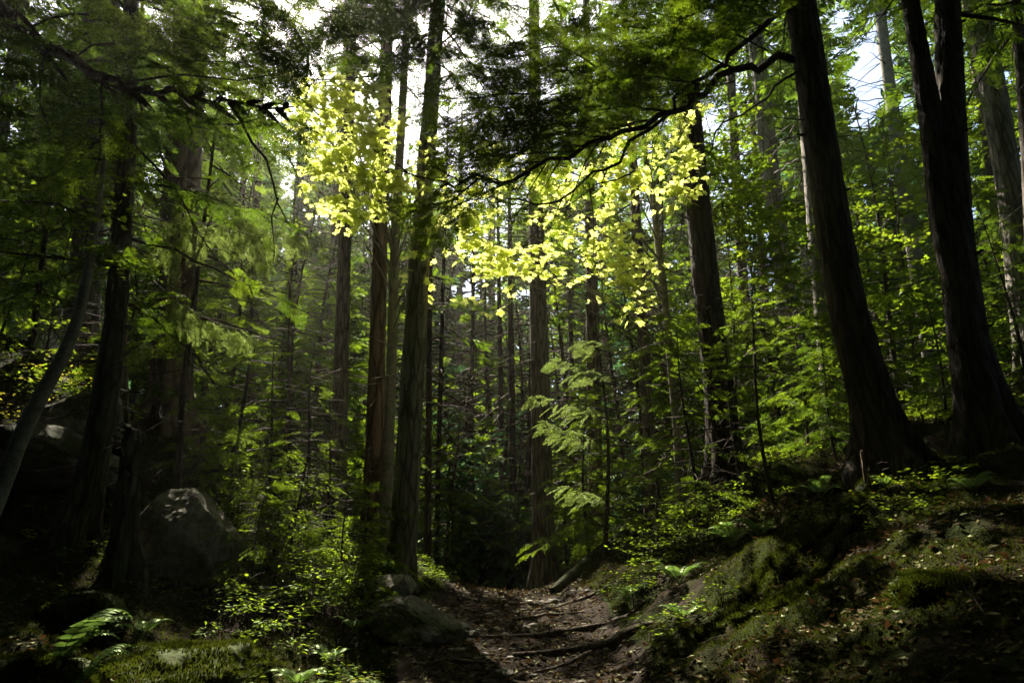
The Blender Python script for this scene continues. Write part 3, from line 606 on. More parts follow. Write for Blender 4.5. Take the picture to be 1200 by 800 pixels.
pbough(t20, b20, [(1095,325,8.1),(1060,335,8.6),(1020,350,9.2)], .016, 1, 'needle', .35, .2, .4, .2, .3, None, 112)
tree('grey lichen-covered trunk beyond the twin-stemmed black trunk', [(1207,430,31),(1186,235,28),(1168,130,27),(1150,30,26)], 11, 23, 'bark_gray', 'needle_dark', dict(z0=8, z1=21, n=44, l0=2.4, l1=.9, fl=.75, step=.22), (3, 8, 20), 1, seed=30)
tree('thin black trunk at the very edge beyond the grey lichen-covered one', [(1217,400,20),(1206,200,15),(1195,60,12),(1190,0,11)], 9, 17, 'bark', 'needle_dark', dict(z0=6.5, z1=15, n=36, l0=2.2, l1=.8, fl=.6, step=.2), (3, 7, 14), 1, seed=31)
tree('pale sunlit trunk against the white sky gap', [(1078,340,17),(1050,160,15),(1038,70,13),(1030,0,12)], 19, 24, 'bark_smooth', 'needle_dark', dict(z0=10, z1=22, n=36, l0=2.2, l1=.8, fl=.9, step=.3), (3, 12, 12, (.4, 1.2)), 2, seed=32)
tree('narrow dim trunk between the stout bank trunk and the hazy pale brown one', [(890,520,15),(872,350,13),(862,200,11),(855,60,10)], 18, 22, 'bark', 'needle_dark', dict(z0=6, z1=20, n=48, l0=2.3, l1=.8, fl=.9, step=.28), (2, 8, 18), 2, seed=33)
# the tree outside the frame whose thick bough crosses the top corner
t0_, q0_, r0_, b0_ = tree('thick black bough crossing the corner of the sky, from a trunk out of view', [(-330,700,60),(-320,400,52),(-300,0,46)], 6.5, 15, 'bark', 'needle_dark', dict(z0=7.5, z1=14, n=30, l0=2.4, l1=1, fl=.6, step=.2), None, 1, seed=34)
pbough(t0_, b0_, [(-318,-190,6.5),(-150,-70,6.4),(0,0,6.3),(40,30,6.3),(90,68,6.25),(150,97,6.2),(210,115,6.2),(270,118,6.2),(345,125,6.2)], .165, 0, 'needle_dark', .45, .13, .8, .1, .35, None, 120, k=10, carve=True)
pbough(t0_, b0_, [(268,120,6.2),(285,145,6.2),(300,172,6.2),(318,205,6.2),(326,232,6.2),(342,268,6.2)], .022, 0, 'needle_dark', .3, .5, .3, .4, .35, None, 121)
pbough(t0_, b0_, [(326,232,6.2),(318,260,6.2),(322,300,6.2)], .010, 0, 'needle_dark', .2, .5, .25, .4, .4, None, 122)
for i, nd in enumerate([[(90,66,6.3),(150,50,6.2),(220,70,6.1),(290,75,6.1)], [(150,97,6.2),(220,90,6.1),(290,95,6.1),(350,80,6.1)], [(40,30,6.3),(110,20,6.2),(180,40,6.1),(240,50,6.0)], [(60,50,6.3),(40,110,6.2),(60,170,6.1)], [(120,85,6.2),(120,150,6.1),(110,210,6.0)], [(210,115,6.2),(250,150,6.1),(300,140,6.1),(345,130,6.1)], [(120,-40,6.2),(200,-20,6.1),(270,0,6.0),(335,25,6.0)], [(180,10,6.3),(250,25,6.2),(310,50,6.1),(352,88,6.1)], [(230,-60,6.2),(290,-30,6.1),(350,-5,6.0),(395,15,6.0)], [(270,-30,6.2),(320,0,6.1),(350,40,6.0)], [(200,40,6.3),(270,55,6.2),(330,70,6.1)], [(300,-70,6.2),(370,-40,6.1),(430,-15,6.0)], [(250,10,6.3),(300,30,6.2),(335,60,6.1),(345,100,6.1)]]):
    pbough(t0_, b0_, nd, .014, 0, 'needle_dark' if i % 2 else 'needle', .42, .15, .6, .15, .1, None, 125+i, roll=.5)

# leaning pale young maple on the left bank
def leafy(label, name, cat, at, H, nb, bl, leaf, m, bark='twig', stems=1, r0=.012, z0=.25, seed=1, group=None, per=14, flat=.25, pre=OVT, lean=(0, 0), droop=.1, carve=True):
    """broad-leaved plant: stems, flat tiers of branches, leaves along them"""
    r = np.random.default_rng(seed)
    if len(at) == 3: xy = P(*at)[:2]
    else: xy = np.array(at)
    base = np.array([xy[0], xy[1], float(G(*xy)) - .02])
    t = thing(name, label, cat, base, group)
    w, lf = Off(base), Off(base)
    O, X, U, Sz = [], [], [], []
    for s in range(stems):
        h = H * r.uniform(.75, 1.05); a = r.uniform(0, 6.283); sl = .18 * (stems > 1) + r.uniform(0, .1)
        top = base + np.array([math.cos(a)*sl*h + lean[0]*h, math.sin(a)*sl*h + lean[1]*h, h])
        mid = (base + top)/2 + r.normal(0, .04*h, 3) * np.array([1, 1, 0])
        q = np.linspace(0, 1, 9)[:, None]
        pts = base*(1-q)**2 + 2*mid*q*(1-q) + top*q*q
        tube(w, pts, np.linspace(r0, r0*.25, 9) * (1 if s == 0 else .8), 6 if H < 4 else 8, 0, bump=r0*.15 if H > 4 else 0, seed=seed)
        n = max(3, int(nb / stems))
        for i in range(n):
            f = z0 + (1 - z0) * (i + r.uniform(0, .9)) / n
            o = np.array([np.interp(f, q[:, 0], pts[:, c]) for c in range(3)])
            a = i * 2.39996 + r.uniform(-.5, .5)
            L = bl * (1.15 - .6 * f) * r.uniform(.6, 1.2)
            d = np.array([math.cos(a), math.sin(a), r.uniform(.05, .45)])
            e = o + d * L - np.array([0, 0, droop * L]); m_ = o + d * L * .55 + np.array([0, 0, .06*L])
            qq = np.linspace(0, 1, 5)[:, None]; bp = o*(1-qq)**2 + 2*m_*qq*(1-qq) + e*qq*qq
            tube(w, bp, np.linspace(max(.0035, r0*.35), .0018, 5), 3, 0, cap=False)
            k = max(3, int(per * L / bl))
            sub = L > .7
            for j in range(k):
                g = .2 + .8 * (j + r.uniform(.2, .8)) / k
                p = np.array([np.interp(g, qq[:, 0], bp[:, c]) for c in range(3)])
                sgn = 1 if j % 2 else -1
                bd = norm(bp[-1] - bp[0]); sv = norm(np.cross(UP, bd)) * sgn
                for m2 in range(1 + (r.integers(1, 4) if sub else 0)):
                    off = sv * r.uniform(.02, .06 + (.28 * L * (1.1 - g) if sub else 0)) + bd * r.uniform(-.05, .05) + np.array([0, 0, r.normal(0, .02)])
                    O.append(p + off); X.append(bd * r.uniform(.3, 1) + sv * r.uniform(.3, 1) + np.array([0, 0, r.normal(-.15, .25)]))
                    U.append(UP + r.normal(0, flat, 3)); Sz.append(leaf * r.uniform(.65, 1.2))
            O.append(bp[-1]); X.append(bp[-1]-bp[-2]); U.append(UP + r.normal(0, flat, 3)); Sz.append(leaf)
    O, X, U, Sz = map(np.array, (O, X, U, Sz))
    if carve:
        kp = keep(O, sky_from=8); O, X, U, Sz = O[kp], X[kp], U[kp], Sz[kp]
    place(lf, pre, O, X, U, Sz, 0)
    w.build('trunk' if H > 4 else 'stem', M[bark], t)
    if lf.n: lf.build('crown' if H > 4 else 'foliage', M[m], t)
    return t
def leaf_tree(label, spec, d, bark, clusters, leafm, leaf=.09, dens=60, seed=1, H=0, top=None):
    """broad-leaved tree along pixels; clusters: (px, py, radius px, distance) tiers of leaves, each reached by its own limb"""
    r = np.random.default_rng(seed)
    pts, rad, base = axis(spec, d, H)
    t = thing('maple_tree', label, 'tree', base)
    w, lf = Off(base), Off(base)
    q, rr = resample(pts, rad, .12)
    tube(w, q, rr, 14, 0, bump=.006, bs=8, flare=(base[2], .5, .2, 4, 1), seed=seed)
    O, X, U, Sz = [], [], [], []
    for (cx, cy, cr, cd) in clusters:
        cd = cd + np.clip((cy - 190) * .0075, -.8, .9)
        c = P(cx, cy, cd); Rw = cr * T(cx, cy, cd) / F
        i = int(np.argmin(np.linalg.norm(q - (c - np.array([0, 0, .45*np.linalg.norm(c[:2]-q[len(q)//2, :2])])), axis=1)))
        o = q[i]; m_ = (o + c)/2 + np.array([0, 0, .12 * np.linalg.norm(c-o)])
        qq = np.linspace(0, 1, 9)[:, None]; bp = o*(1-qq)**2 + 2*m_*qq*(1-qq) + c*qq*qq
        tube(w, bp, np.linspace(min(.02, rr[i]*.6), .004, 9), 5, 0, cap=False)
        n = int(dens * 2.4 * (cr / 30.0) ** 2)
        nt_ = max(3, n // 9)
        for k in range(nt_):
            g_ = r.normal(0, .56, 3) * Rw; e = c + np.array([g_[0], -.95*g_[2] + .3*g_[1], g_[2]*.95])
            tube(w, [bp[-2] + (bp[-1]-bp[-2])*r.uniform(-1.5, 1), (c+e)/2 + np.array([0, 0, .04]), e], [.004, .003, .0015], 3, 0, cap=False)
            bd = norm((e - c) * np.array([1, 1, .3]) + 1e-3)
            tl = UP + r.normal(0, .22, 3)
            for j in range(9):
                p = e + r.normal(0, .5, 3) * np.array([.22, .22, .035])
                O.append(p); X.append(bd + r.normal(0, .7, 3) * np.array([1, 1, .25]) + np.array([0, 0, -.2])); U.append(tl + r.normal(0, .34, 3)); Sz.append(leaf * r.uniform(.5, 1.3))
    O, X, U, Sz = map(np.array, (O, X, U, Sz))
    kp = np.ones(len(O), bool)
    u, v, tt = proj(O)
    for sx, sy, sr in SK: kp &= ~((u-sx)**2 + (v-sy)**2 < (sr*.5)**2)
    place(lf, MAPLE, O[kp], X[kp], U[kp], Sz[kp], 0)
    w.build('trunk', M[bark], t); lf.build('crown', M[leafm], t)
    return t
_r3 = np.random.default_rng(5)
leaf_tree('slim grey maple with a bright yellow-green crown, among the four straight trunks', [(452,640,14),(458,450,12.5),(463,280,11),(473,100,9.5),(478,0,8)], 11.6, 'bark_smooth',
    [(365,90,18,9.8),(395,105,24,9.7),(425,115,24,9.7),(375,150,28,9.6),(410,160,30,9.6),(445,165,26,9.7),(470,150,14,9.8),(370,200,26,9.6),(405,210,30,9.5),(440,215,28,9.6),(400,250,20,9.5),(462,210,20,9.6),(435,255,12,9.5),(495,185,14,9.7),(500,215,14,9.7),(497,262,12,9.6),(500,298,14,9.6),(488,325,14,9.6),(355,130,14,9.7),(465,240,12,9.6),(430,185,24,9.9),(390,180,24,10.)], 'maple', .122, 66, 41, H=14)
leaf_tree('young maple arching over the path with bright yellow leaf tiers', [(800,640,11),(793,500,10),(780,360,9),(765,230,8),(745,120,6)], 11.3, 'bark_smooth',
    [(545,275,22,9.8),(575,295,24,9.8),(590,325,22,9.7),(560,255,22,9.9),(610,320,18,9.8),(575,205,30,10.),(625,205,22,10.),(665,215,22,10.),(650,255,24,9.9),(640,300,20,9.8),(660,330,16,9.8),(690,300,22,9.8),(710,320,24,9.7),(735,345,22,9.7),(755,368,13,9.7),(720,285,18,9.9),(735,175,28,10.1),(760,190,28,10.1),(735,215,22,10.),(790,195,24,10.2),(805,215,16,10.2),(815,130,16,10.3),(810,175,16,10.3),(700,235,24,10.),(540,230,22,10.),(740,310,16,9.8),(760,325,12,9.8),(525,205,18,10.)], 'maple', .126, 64, 43, H=10)
# a leaning pale young stem on the left bank
r = np.random.default_rng(50)
pts, rad, base = axis([(0,575,20),(25,510,19),(50,460,17),(75,415,15),(92,372,13),(103,320,11),(116,230,8)], 7, 6.5)
t = thing('sapling_tree', 'pale smooth stem leaning in from the edge over the dark rocky bank', 'tree', base)
w = Off(base); q, rr = resample(pts, rad, .08); tube(w, q, rr, 16, 0, bump=.004, bs=8, seed=5); w.build('trunk', M['bark_smooth'], t)
lf = Off(base); O = []
for c in [P(105,300,7), P(60,260,7.2), P(130,240,7), P(30,220,7), P(90,200,7.2)]:
    O.append(c + r.normal(0, 1, (60, 3)) * np.array([.28, .28, .10]))
O = np.concatenate(O); n = len(O)
place(lf, MAPLE, O, r.normal(0, 1, (n, 3)) * np.array([1, 1, .2]), UP + r.normal(0, .3, (n, 3)), r.uniform(.05, .09, n), 0); lf.build('crown', M['broadleaf'], t)

# ================================================================== YOUNG CONIFERS in the understorey
def young(label, px, py, d, H, rad, n, needle='needle', lod=1, seed=1, fl=.45, step=.15, side=0., z0=.08, bark='twig', r0=None, group=None, pitch=(.45, -.15), lean=0., xy=None, dead=None):
    r = np.random.default_rng(seed)
    if d <= 14.3: lod = 0; fl = min(fl, .48)
    x, y = (P(px, py, d)[:2] if xy is None else xy)
    z = float(G(x, y)); base = np.array([x, y, z])
    t = thing('young_conifer', label, 'young tree', base, group)
    r0 = r0 or (.008 * H + .008)
    h = np.linspace(0, 1, 14)
    pts = np.stack([x + lean * H * h**1.3 + .02*H*np.sin(h*5+seed), y + .02*H*np.cos(h*4+seed), z - .1 + (H+.1)*h], 1)
    w = Off(base); tube(w, pts, r0 * (1 - h * .92), 8, 0, bump=r0*.1, seed=seed)
    if dead: deadwood(w, pts, r0 * (1-h), z + dead[0], z + dead[1], dead[2], r, (.2, .8))
    w.build('trunk', M[bark], t)
    c, f = Off(base), Fronds()
    crown(c, f, pts, z + z0*H, z + H*.98, n, rad, rad*.12, r, fl, step, side, pitch, r0*.4, 3, None, 1, .3, .12)
    f.add(pts[-1] - np.array([0, 0, .1]), np.array([.2, 0, 1.]), np.array([1., 0, 0]), fl*.6)
    f.emit(c, lod, 0, True, 9.5); c.build('crown', [M[needle], M['twig']], t)
    return t
yl = [
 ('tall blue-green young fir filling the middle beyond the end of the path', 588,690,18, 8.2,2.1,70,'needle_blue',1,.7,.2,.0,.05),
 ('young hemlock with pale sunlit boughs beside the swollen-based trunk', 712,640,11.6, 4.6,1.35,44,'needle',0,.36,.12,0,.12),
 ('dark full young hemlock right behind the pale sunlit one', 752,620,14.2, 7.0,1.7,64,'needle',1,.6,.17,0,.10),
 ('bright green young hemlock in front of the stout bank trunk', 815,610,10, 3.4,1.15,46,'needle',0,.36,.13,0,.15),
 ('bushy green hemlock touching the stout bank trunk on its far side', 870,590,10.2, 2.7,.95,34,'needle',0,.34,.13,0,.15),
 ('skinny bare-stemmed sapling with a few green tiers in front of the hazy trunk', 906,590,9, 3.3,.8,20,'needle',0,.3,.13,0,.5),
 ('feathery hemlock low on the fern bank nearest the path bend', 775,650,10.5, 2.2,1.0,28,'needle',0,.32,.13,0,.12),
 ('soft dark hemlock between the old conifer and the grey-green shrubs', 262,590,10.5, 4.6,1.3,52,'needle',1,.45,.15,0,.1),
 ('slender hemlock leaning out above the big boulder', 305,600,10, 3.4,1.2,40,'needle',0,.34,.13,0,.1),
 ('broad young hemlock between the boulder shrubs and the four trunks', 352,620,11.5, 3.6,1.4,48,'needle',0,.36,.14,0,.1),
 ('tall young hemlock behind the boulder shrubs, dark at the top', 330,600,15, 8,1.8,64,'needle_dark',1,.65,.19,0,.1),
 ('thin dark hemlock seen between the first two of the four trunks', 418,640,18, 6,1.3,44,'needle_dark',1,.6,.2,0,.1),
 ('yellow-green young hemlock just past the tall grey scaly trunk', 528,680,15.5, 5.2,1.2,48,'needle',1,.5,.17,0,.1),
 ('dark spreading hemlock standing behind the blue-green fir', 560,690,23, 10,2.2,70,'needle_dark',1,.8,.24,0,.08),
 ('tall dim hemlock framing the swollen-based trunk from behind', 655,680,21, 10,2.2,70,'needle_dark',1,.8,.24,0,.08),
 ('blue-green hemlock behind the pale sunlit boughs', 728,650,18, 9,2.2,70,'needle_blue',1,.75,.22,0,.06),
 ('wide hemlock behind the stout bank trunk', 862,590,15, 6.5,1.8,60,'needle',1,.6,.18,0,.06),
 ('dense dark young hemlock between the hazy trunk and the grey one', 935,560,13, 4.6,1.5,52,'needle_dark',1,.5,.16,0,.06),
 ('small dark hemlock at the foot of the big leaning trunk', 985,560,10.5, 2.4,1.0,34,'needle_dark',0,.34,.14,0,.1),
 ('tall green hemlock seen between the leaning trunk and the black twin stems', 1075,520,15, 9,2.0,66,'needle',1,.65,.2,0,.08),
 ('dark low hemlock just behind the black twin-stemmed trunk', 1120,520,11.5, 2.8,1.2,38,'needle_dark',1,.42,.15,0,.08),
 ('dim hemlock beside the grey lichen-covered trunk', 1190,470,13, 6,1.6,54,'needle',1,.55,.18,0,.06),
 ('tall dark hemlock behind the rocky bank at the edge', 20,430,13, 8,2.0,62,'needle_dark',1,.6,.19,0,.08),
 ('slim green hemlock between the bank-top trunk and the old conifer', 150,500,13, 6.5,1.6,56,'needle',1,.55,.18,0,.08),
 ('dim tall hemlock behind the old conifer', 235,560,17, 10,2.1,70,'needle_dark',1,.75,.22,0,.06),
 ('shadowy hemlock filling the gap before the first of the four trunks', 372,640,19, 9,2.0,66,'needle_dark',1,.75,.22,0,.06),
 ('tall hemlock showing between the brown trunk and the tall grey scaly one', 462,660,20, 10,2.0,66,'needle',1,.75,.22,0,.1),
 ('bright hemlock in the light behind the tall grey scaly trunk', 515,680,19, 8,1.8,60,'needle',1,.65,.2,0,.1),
 ('tall hemlock under the sky gap behind the leaning trunk', 1015,540,18, 11,2.3,72,'needle_dark',1,.8,.24,0,.06),
 ('tall hemlock at the far edge behind the lichen-covered trunk', 1160,480,18, 11,2.4,72,'needle',1,.8,.24,0,.06),
 ('dark hemlock in the gap between the stout bank trunk and the hemlock thicket', 800,610,16, 10,2.1,70,'needle_dark',1,.75,.22,0,.06),
 ('distant tall hemlock left of the blue-green fir, half lit', 545,690,28, 13,2.6,76,'needle',2,1.0,.3,0,.05),
 ('distant tall hemlock above the end of the path, behind the fir', 612,688,29, 13,2.5,76,'needle_blue',2,1.0,.3,0,.05),
 ('green hemlock low on the slope between the hazy trunk and the leaning trunk', 955,570,11.5, 3.2,1.3,42,'needle',0,.38,.14,0,.08),
 ('tall light hemlock behind the thin sapling on the bank', 915,570,14.5, 7.0,1.8,64,'needle',1,.55,.17,0,.06),
 ('green hemlock just left of the stout bank trunk, reaching its middle', 800,600,12.5, 5.4,1.6,58,'needle',1,.48,.15,0,.06),
 ('thin green hemlock in front of the dim brown trunk', 690,640,13, 3.6,1.2,42,'needle',0,.4,.14,0,.08),
 ('deep green hemlock behind the dark narrow thicket trunk', 775,600,18, 8.5,2.1,70,'needle',1,.65,.2,0,.05),
 ('hemlock in shade at the foot of the bank-top trunk', 130,470,11.5, 3.6,1.4,44,'needle_dark',1,.45,.15,0,.06),
 ('drooping hemlock beside the big old conifer on its sunny side', 250,540,13.5, 6.5,1.7,60,'needle',1,.5,.16,0,.06),
 ('green hemlock among the shrubs behind the slender leaning hemlock', 320,590,12.5, 5.5,1.6,56,'needle',1,.48,.15,0,.06),
 ('hemlock close behind the second of the four trunks', 445,650,15.5, 5.5,1.5,52,'needle',1,.5,.16,0,.08),
 ('small hemlock at the crest, right against the foot of the fir', 600,690,15.5, 2.8,1.1,38,'needle_dark',1,.42,.14,0,.06),
 ('green hemlock behind the distant poles, low and wide', 545,690,20.5, 5.5,2.0,60,'needle',1,.6,.18,0,.04),
 ('green hemlock behind the swollen-based trunk, low and wide', 640,680,18.5, 5.5,1.8,58,'needle',1,.6,.18,0,.04),
 ('tall hemlock rising behind the lit maple between the two dark trunks', 1050,530,20, 12,2.4,74,'needle',1,.75,.22,0,.05),
 ('dark hemlock at the edge below the lichen-covered trunk', 1210,480,10.5, 3.8,1.4,46,'needle_dark',0,.4,.15,0,.06),
 ('dense deep green conifer past the end of the path, under the maple leaves', 575,690,22, 14,2.8,110,'needle',1,.7,.2,0,.04),
 ('dense dark conifer past the tall grey scaly trunk, on the far slope', 520,690,24, 15,2.8,110,'needle_blue',1,.7,.2,0,.04),
 ('dense conifer past the swollen-based trunk on its uphill side', 675,680,23, 14,2.8,110,'needle_dark',1,.7,.2,0,.04),
 ('dense conifer far behind the first of the four trunks', 390,660,25, 14,2.8,110,'needle_dark',1,.7,.2,0,.04),
 ('dense conifer far behind the narrow thicket trunk', 745,660,24, 14,2.8,110,'needle',1,.7,.2,0,.04),
 ('dense conifer far behind the slender leaning hemlock', 315,640,23, 13,2.6,100,'needle',1,.7,.2,0,.04),
 ('dense conifer far behind the stout bank trunk', 840,600,22, 14,2.8,110,'needle_dark',1,.7,.2,0,.04),
 ('dense conifer far up the slope behind the grey smooth-looking trunk', 960,560,22, 14,2.8,110,'needle',1,.7,.2,0,.04),
 ('dense conifer far up the slope behind the black twin stems', 1110,540,21, 13,2.8,110,'needle_dark',1,.7,.2,0,.04),
 ('full young conifer at the far end of the path, darker than the fir beside it', 618,690,17, 6.5,1.8,70,'needle_dark',1,.5,.15,0,.03),
 ('full young conifer between the poles and the tall grey scaly trunk', 537,690,17.5, 6.0,1.7,66,'needle_blue',1,.5,.15,0,.03),
 ('small soft conifer in front of the poles at the end of the path', 570,692,16, 3.2,1.2,44,'needle_blue',1,.42,.13,0,.03),
 ('full young conifer just beyond the dim brown trunk', 672,680,19, 7.5,1.9,70,'needle',1,.5,.16,0,.03),
 ('feathery low hemlock on the slope above the mossy path rock', 402,668,8.6, 1.7,.85,34,'needle',0,.3,.12,0,.06),
 ('feathery low hemlock beside the big boulder on its path side', 300,655,8.6, 1.6,.8,32,'needle',0,.3,.12,0,.06),
 ('feathery hemlock tip reaching out over the low shrubs', 345,640,9.2, 2.5,1.0,40,'needle',0,.32,.12,0,.06),
 ('feathery hemlock at the foot of the four trunks', 425,640,10, 1.9,.95,36,'needle',0,.32,.12,0,.06),
 ('feathery hemlock between the slender leaning hemlock and the four trunks', 378,610,10.4, 2.6,1.1,42,'needle',0,.34,.12,0,.06),
 ('feathery mid-green fir at the end of the path, nearest the tall grey scaly trunk', 524,690,16.5, 4.6,1.3,58,'needle_blue',1,.42,.13,0,.03),
 ('feathery mid-green fir at the end of the path, just past the small soft conifer', 556,690,17, 5.6,1.5,64,'needle_blue',1,.42,.13,0,.03),
 ('feathery mid-green fir at the end of the path, close to the swollen-based trunk', 612,690,15.8, 4.4,1.2,56,'needle_blue',1,.42,.13,0,.03),
 ('feathery mid-green fir beyond the mossy log, in front of the dim brown trunk', 668,680,15, 4.2,1.2,54,'needle',1,.42,.13,0,.03),
 ('tall soft conifer beyond the path, filling the gap right of the tall grey scaly trunk', 538,690,17.8, 10,1.9,110,'needle',1,.52,.15,0,.03),
 ('tall soft conifer beyond the path, filling the gap before the swollen-based trunk', 604,690,19.2, 11,2.0,110,'needle',1,.52,.15,0,.03),
 ('tall soft conifer filling the gap between the swollen-based and the dim brown trunk', 664,685,17.2, 10,1.8,110,'needle',1,.52,.15,0,.03),
 ('tall soft conifer closing the gap between the brown trunk and the tall grey scaly one', 470,670,18.5, 11,1.9,110,'needle',1,.52,.15,0,.03),
 ('tall soft conifer closing the gap left of the first of the four trunks', 362,640,16.5, 9.5,1.8,100,'needle',1,.52,.15,0,.03),
]
YT = {}
for i, a in enumerate(yl):
    YT[a[0]] = young(a[0], a[1], a[2], a[3], a[4], a[5], a[6], a[7], a[8], 300+i, a[9], a[10], a[11], a[12])
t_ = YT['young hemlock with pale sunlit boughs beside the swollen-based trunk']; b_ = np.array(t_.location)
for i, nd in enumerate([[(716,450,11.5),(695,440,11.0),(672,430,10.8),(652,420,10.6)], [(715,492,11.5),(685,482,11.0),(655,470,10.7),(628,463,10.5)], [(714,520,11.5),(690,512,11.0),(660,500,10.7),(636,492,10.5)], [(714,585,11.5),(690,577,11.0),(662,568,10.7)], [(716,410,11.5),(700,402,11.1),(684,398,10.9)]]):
    pbough(t_, b_, nd, .010, 0, 'needle_sunlit', .27, .10, .34, .3, .3, 'bough with sunlight put into its paler needles', 170+i, carve=False, roll=.35)
# dark poles beyond the crest of the path
names = ['first','second','third','fourth','fifth','sixth','seventh']
poles = [(501,690,15,8,690),(511,690,16,6,690),(549,690,19,6,690),(590,692,18.5,7,692),(602,692,17.2,9,692),(617,690,16.5,6,690),(677,678,18,7,678)]
for i, (px, py, d, w_, _) in enumerate(poles):
    ln = rng.uniform(-8, 8)
    tree(f'thin dark pole trunk beyond the crest of the path, {names[i]} of seven from the left', [(px, py, w_*1.15), (px + ln*.4, 540, w_), (px + ln, 400, w_*.85)], d, 14, 'wood_dark', 'needle_dark',
         dict(z0=3.2, z1=12.5, n=30, l0=1.3, l1=.5, fl=.7, step=.25), (.4, 4, 22, (.3, 1.1)), 2, 'pole trunks beyond the path crest', (.3, .15, 4), seed=400+i, name='pole_tree')

# ================================================================== BACKGROUND FOREST, trees farther back
bgd = [(-60,15,'beyond the edge above the rocky bank'),(60,18,'above the rocky bank, behind the leaning pale stem'),(118,22,'above the rocky bank, seen past the mossy trunk'),(180,20,'just behind the big old conifer'),(258,24,'in the dusk behind the hanging pale boughs'),(330,26,'behind the boulder shrubs, tall and straight'),(378,22,'close behind the first of the four trunks'),(425,27,'showing between the first and second of the four trunks'),(486,26,'in the bright gap behind the tall grey scaly trunk'),(535,32,'under the white sky gap beyond the path'),(575,36,'far beyond the blue-green fir'),(640,33,'directly behind the swollen-based trunk'),(672,25,'behind the mossy log at the bend'),(715,28,'behind the pale sunlit hemlock'),(785,24,'between the hemlock thicket and the stout bank trunk'),(838,27,'hidden by the stout bank trunk'),(912,23,'beside the hazy pale brown trunk'),(965,28,'behind the grey smooth-looking trunk'),(1000,22,'just behind the big leaning trunk'),(1062,26,'below the white sky gap on the bank'),(1098,21,'behind the black twin stems'),(1150,25,'between the twin stems and the lichen-covered trunk'),(1210,19,'at the edge past the lichen-covered trunk')]
for i, (px, d, where) in enumerate(bgd):
    r = np.random.default_rng(500+i)
    w_ = r.uniform(.26, .5) * 800 / (d * 1.02)
    ln = (600 - px) * .035
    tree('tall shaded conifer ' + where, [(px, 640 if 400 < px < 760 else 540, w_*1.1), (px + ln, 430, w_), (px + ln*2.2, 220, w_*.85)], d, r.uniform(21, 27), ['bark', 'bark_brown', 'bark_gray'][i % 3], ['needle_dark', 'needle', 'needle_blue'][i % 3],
         dict(z0=r.uniform(1.6, 4), z1=25, n=100, l0=3.1, l1=.7, fl=.75, step=.22), (1, 6, 16), 2, 'shaded conifers farther back', seed=500+i)

# ================================================================== BROAD-LEAVED TREES AND SHRUBS
lv = [
 ('leafy green maple sapling behind the stout bank trunk', 'maple_sapling', (888,575,13.5), 8.5, 40, 1.6, .10, 'broadleaf', 1, .03, .35, 26),
 ('tall leafy maple with lit tiers between the leaning trunk and the black twin stems', 'maple_sapling', (1085,525,13), 7.5, 40, 1.6, .10, 'broadleaf', 1, .03, .12, 26),
 ('leafy maple behind the black twin stems, its crown against the sky', 'maple_sapling', (1150,500,15), 9.5, 40, 1.8, .11, 'broadleaf', 1, .035, .2, 26),
 ('tall light green maple whose crown closes the sky over the path', 'maple_sapling', (640,690,17), 14, 56, 2.4, .12, 'broadleaf', 1, .05, .55, 34),
 ('leafy maple deep in the wood behind the pale sunlit hemlock', 'maple_sapling', (690,650,22), 9, 44, 1.7, .11, 'broadleaf', 1, .035, .1, 26),
 ('leafy maple on the bank behind the leaning pale stem', 'maple_sapling', (48,440,11.5), 5.2, 34, 1.3, .09, 'broadleaf', 1, .022, .12, 22),
 ('leafy maple in the gap between the old conifer and the four trunks', 'maple_sapling', (300,600,14), 7, 40, 1.5, .10, 'broadleaf', 1, .026, .15, 24),
 ('spreading green maple in the gap behind the hazy trunk, low tiers', 'maple_sapling', (935,560,15), 6.5, 44, 1.7, .10, 'broadleaf', 1, .026, .08, 26),
 ('leafy maple on the bank with tiers beside the black twin stems', 'maple_sapling', (1040,535,11.5), 4.6, 40, 1.3, .09, 'broadleaf', 1, .02, .08, 24),
 ('leafy maple at the edge past the lichen-covered trunk', 'maple_sapling', (1200,480,14), 8, 44, 1.7, .10, 'broadleaf', 1, .028, .12, 26),
 ('tall leafy maple high on the slope behind the grey smooth-looking trunk', 'maple_sapling', (990,530,17), 11, 50, 2.0, .11, 'broadleaf', 1, .035, .15, 28),
 ('green maple in front of the narrow dim trunk up the bank', 'maple_sapling', (860,560,14), 9.5, 46, 1.7, .10, 'broadleaf', 1, .03, .3, 26),
 ('leafy maple behind the rocky bank at the edge', 'maple_sapling', (-10,430,13), 7, 44, 1.7, .10, 'broadleaf', 1, .028, .1, 26),
 ('green maple in the dusk behind the thin mossy-side trunk', 'maple_sapling', (165,500,15), 7, 40, 1.6, .10, 'broadleaf', 1, .026, .1, 24),
]
for i, (lb, nm, at, H, nb, bl, lfz, mt, stm, r0, z0, per) in enumerate(lv):
    leafy(lb, nm, 'young tree', at, H, nb, bl, lfz, M and mt, 'twig', stm, r0, z0, 600+i, None, per, .35, MAPLE if i in (0, 1, 2, 3, 8, 11) else OVT)
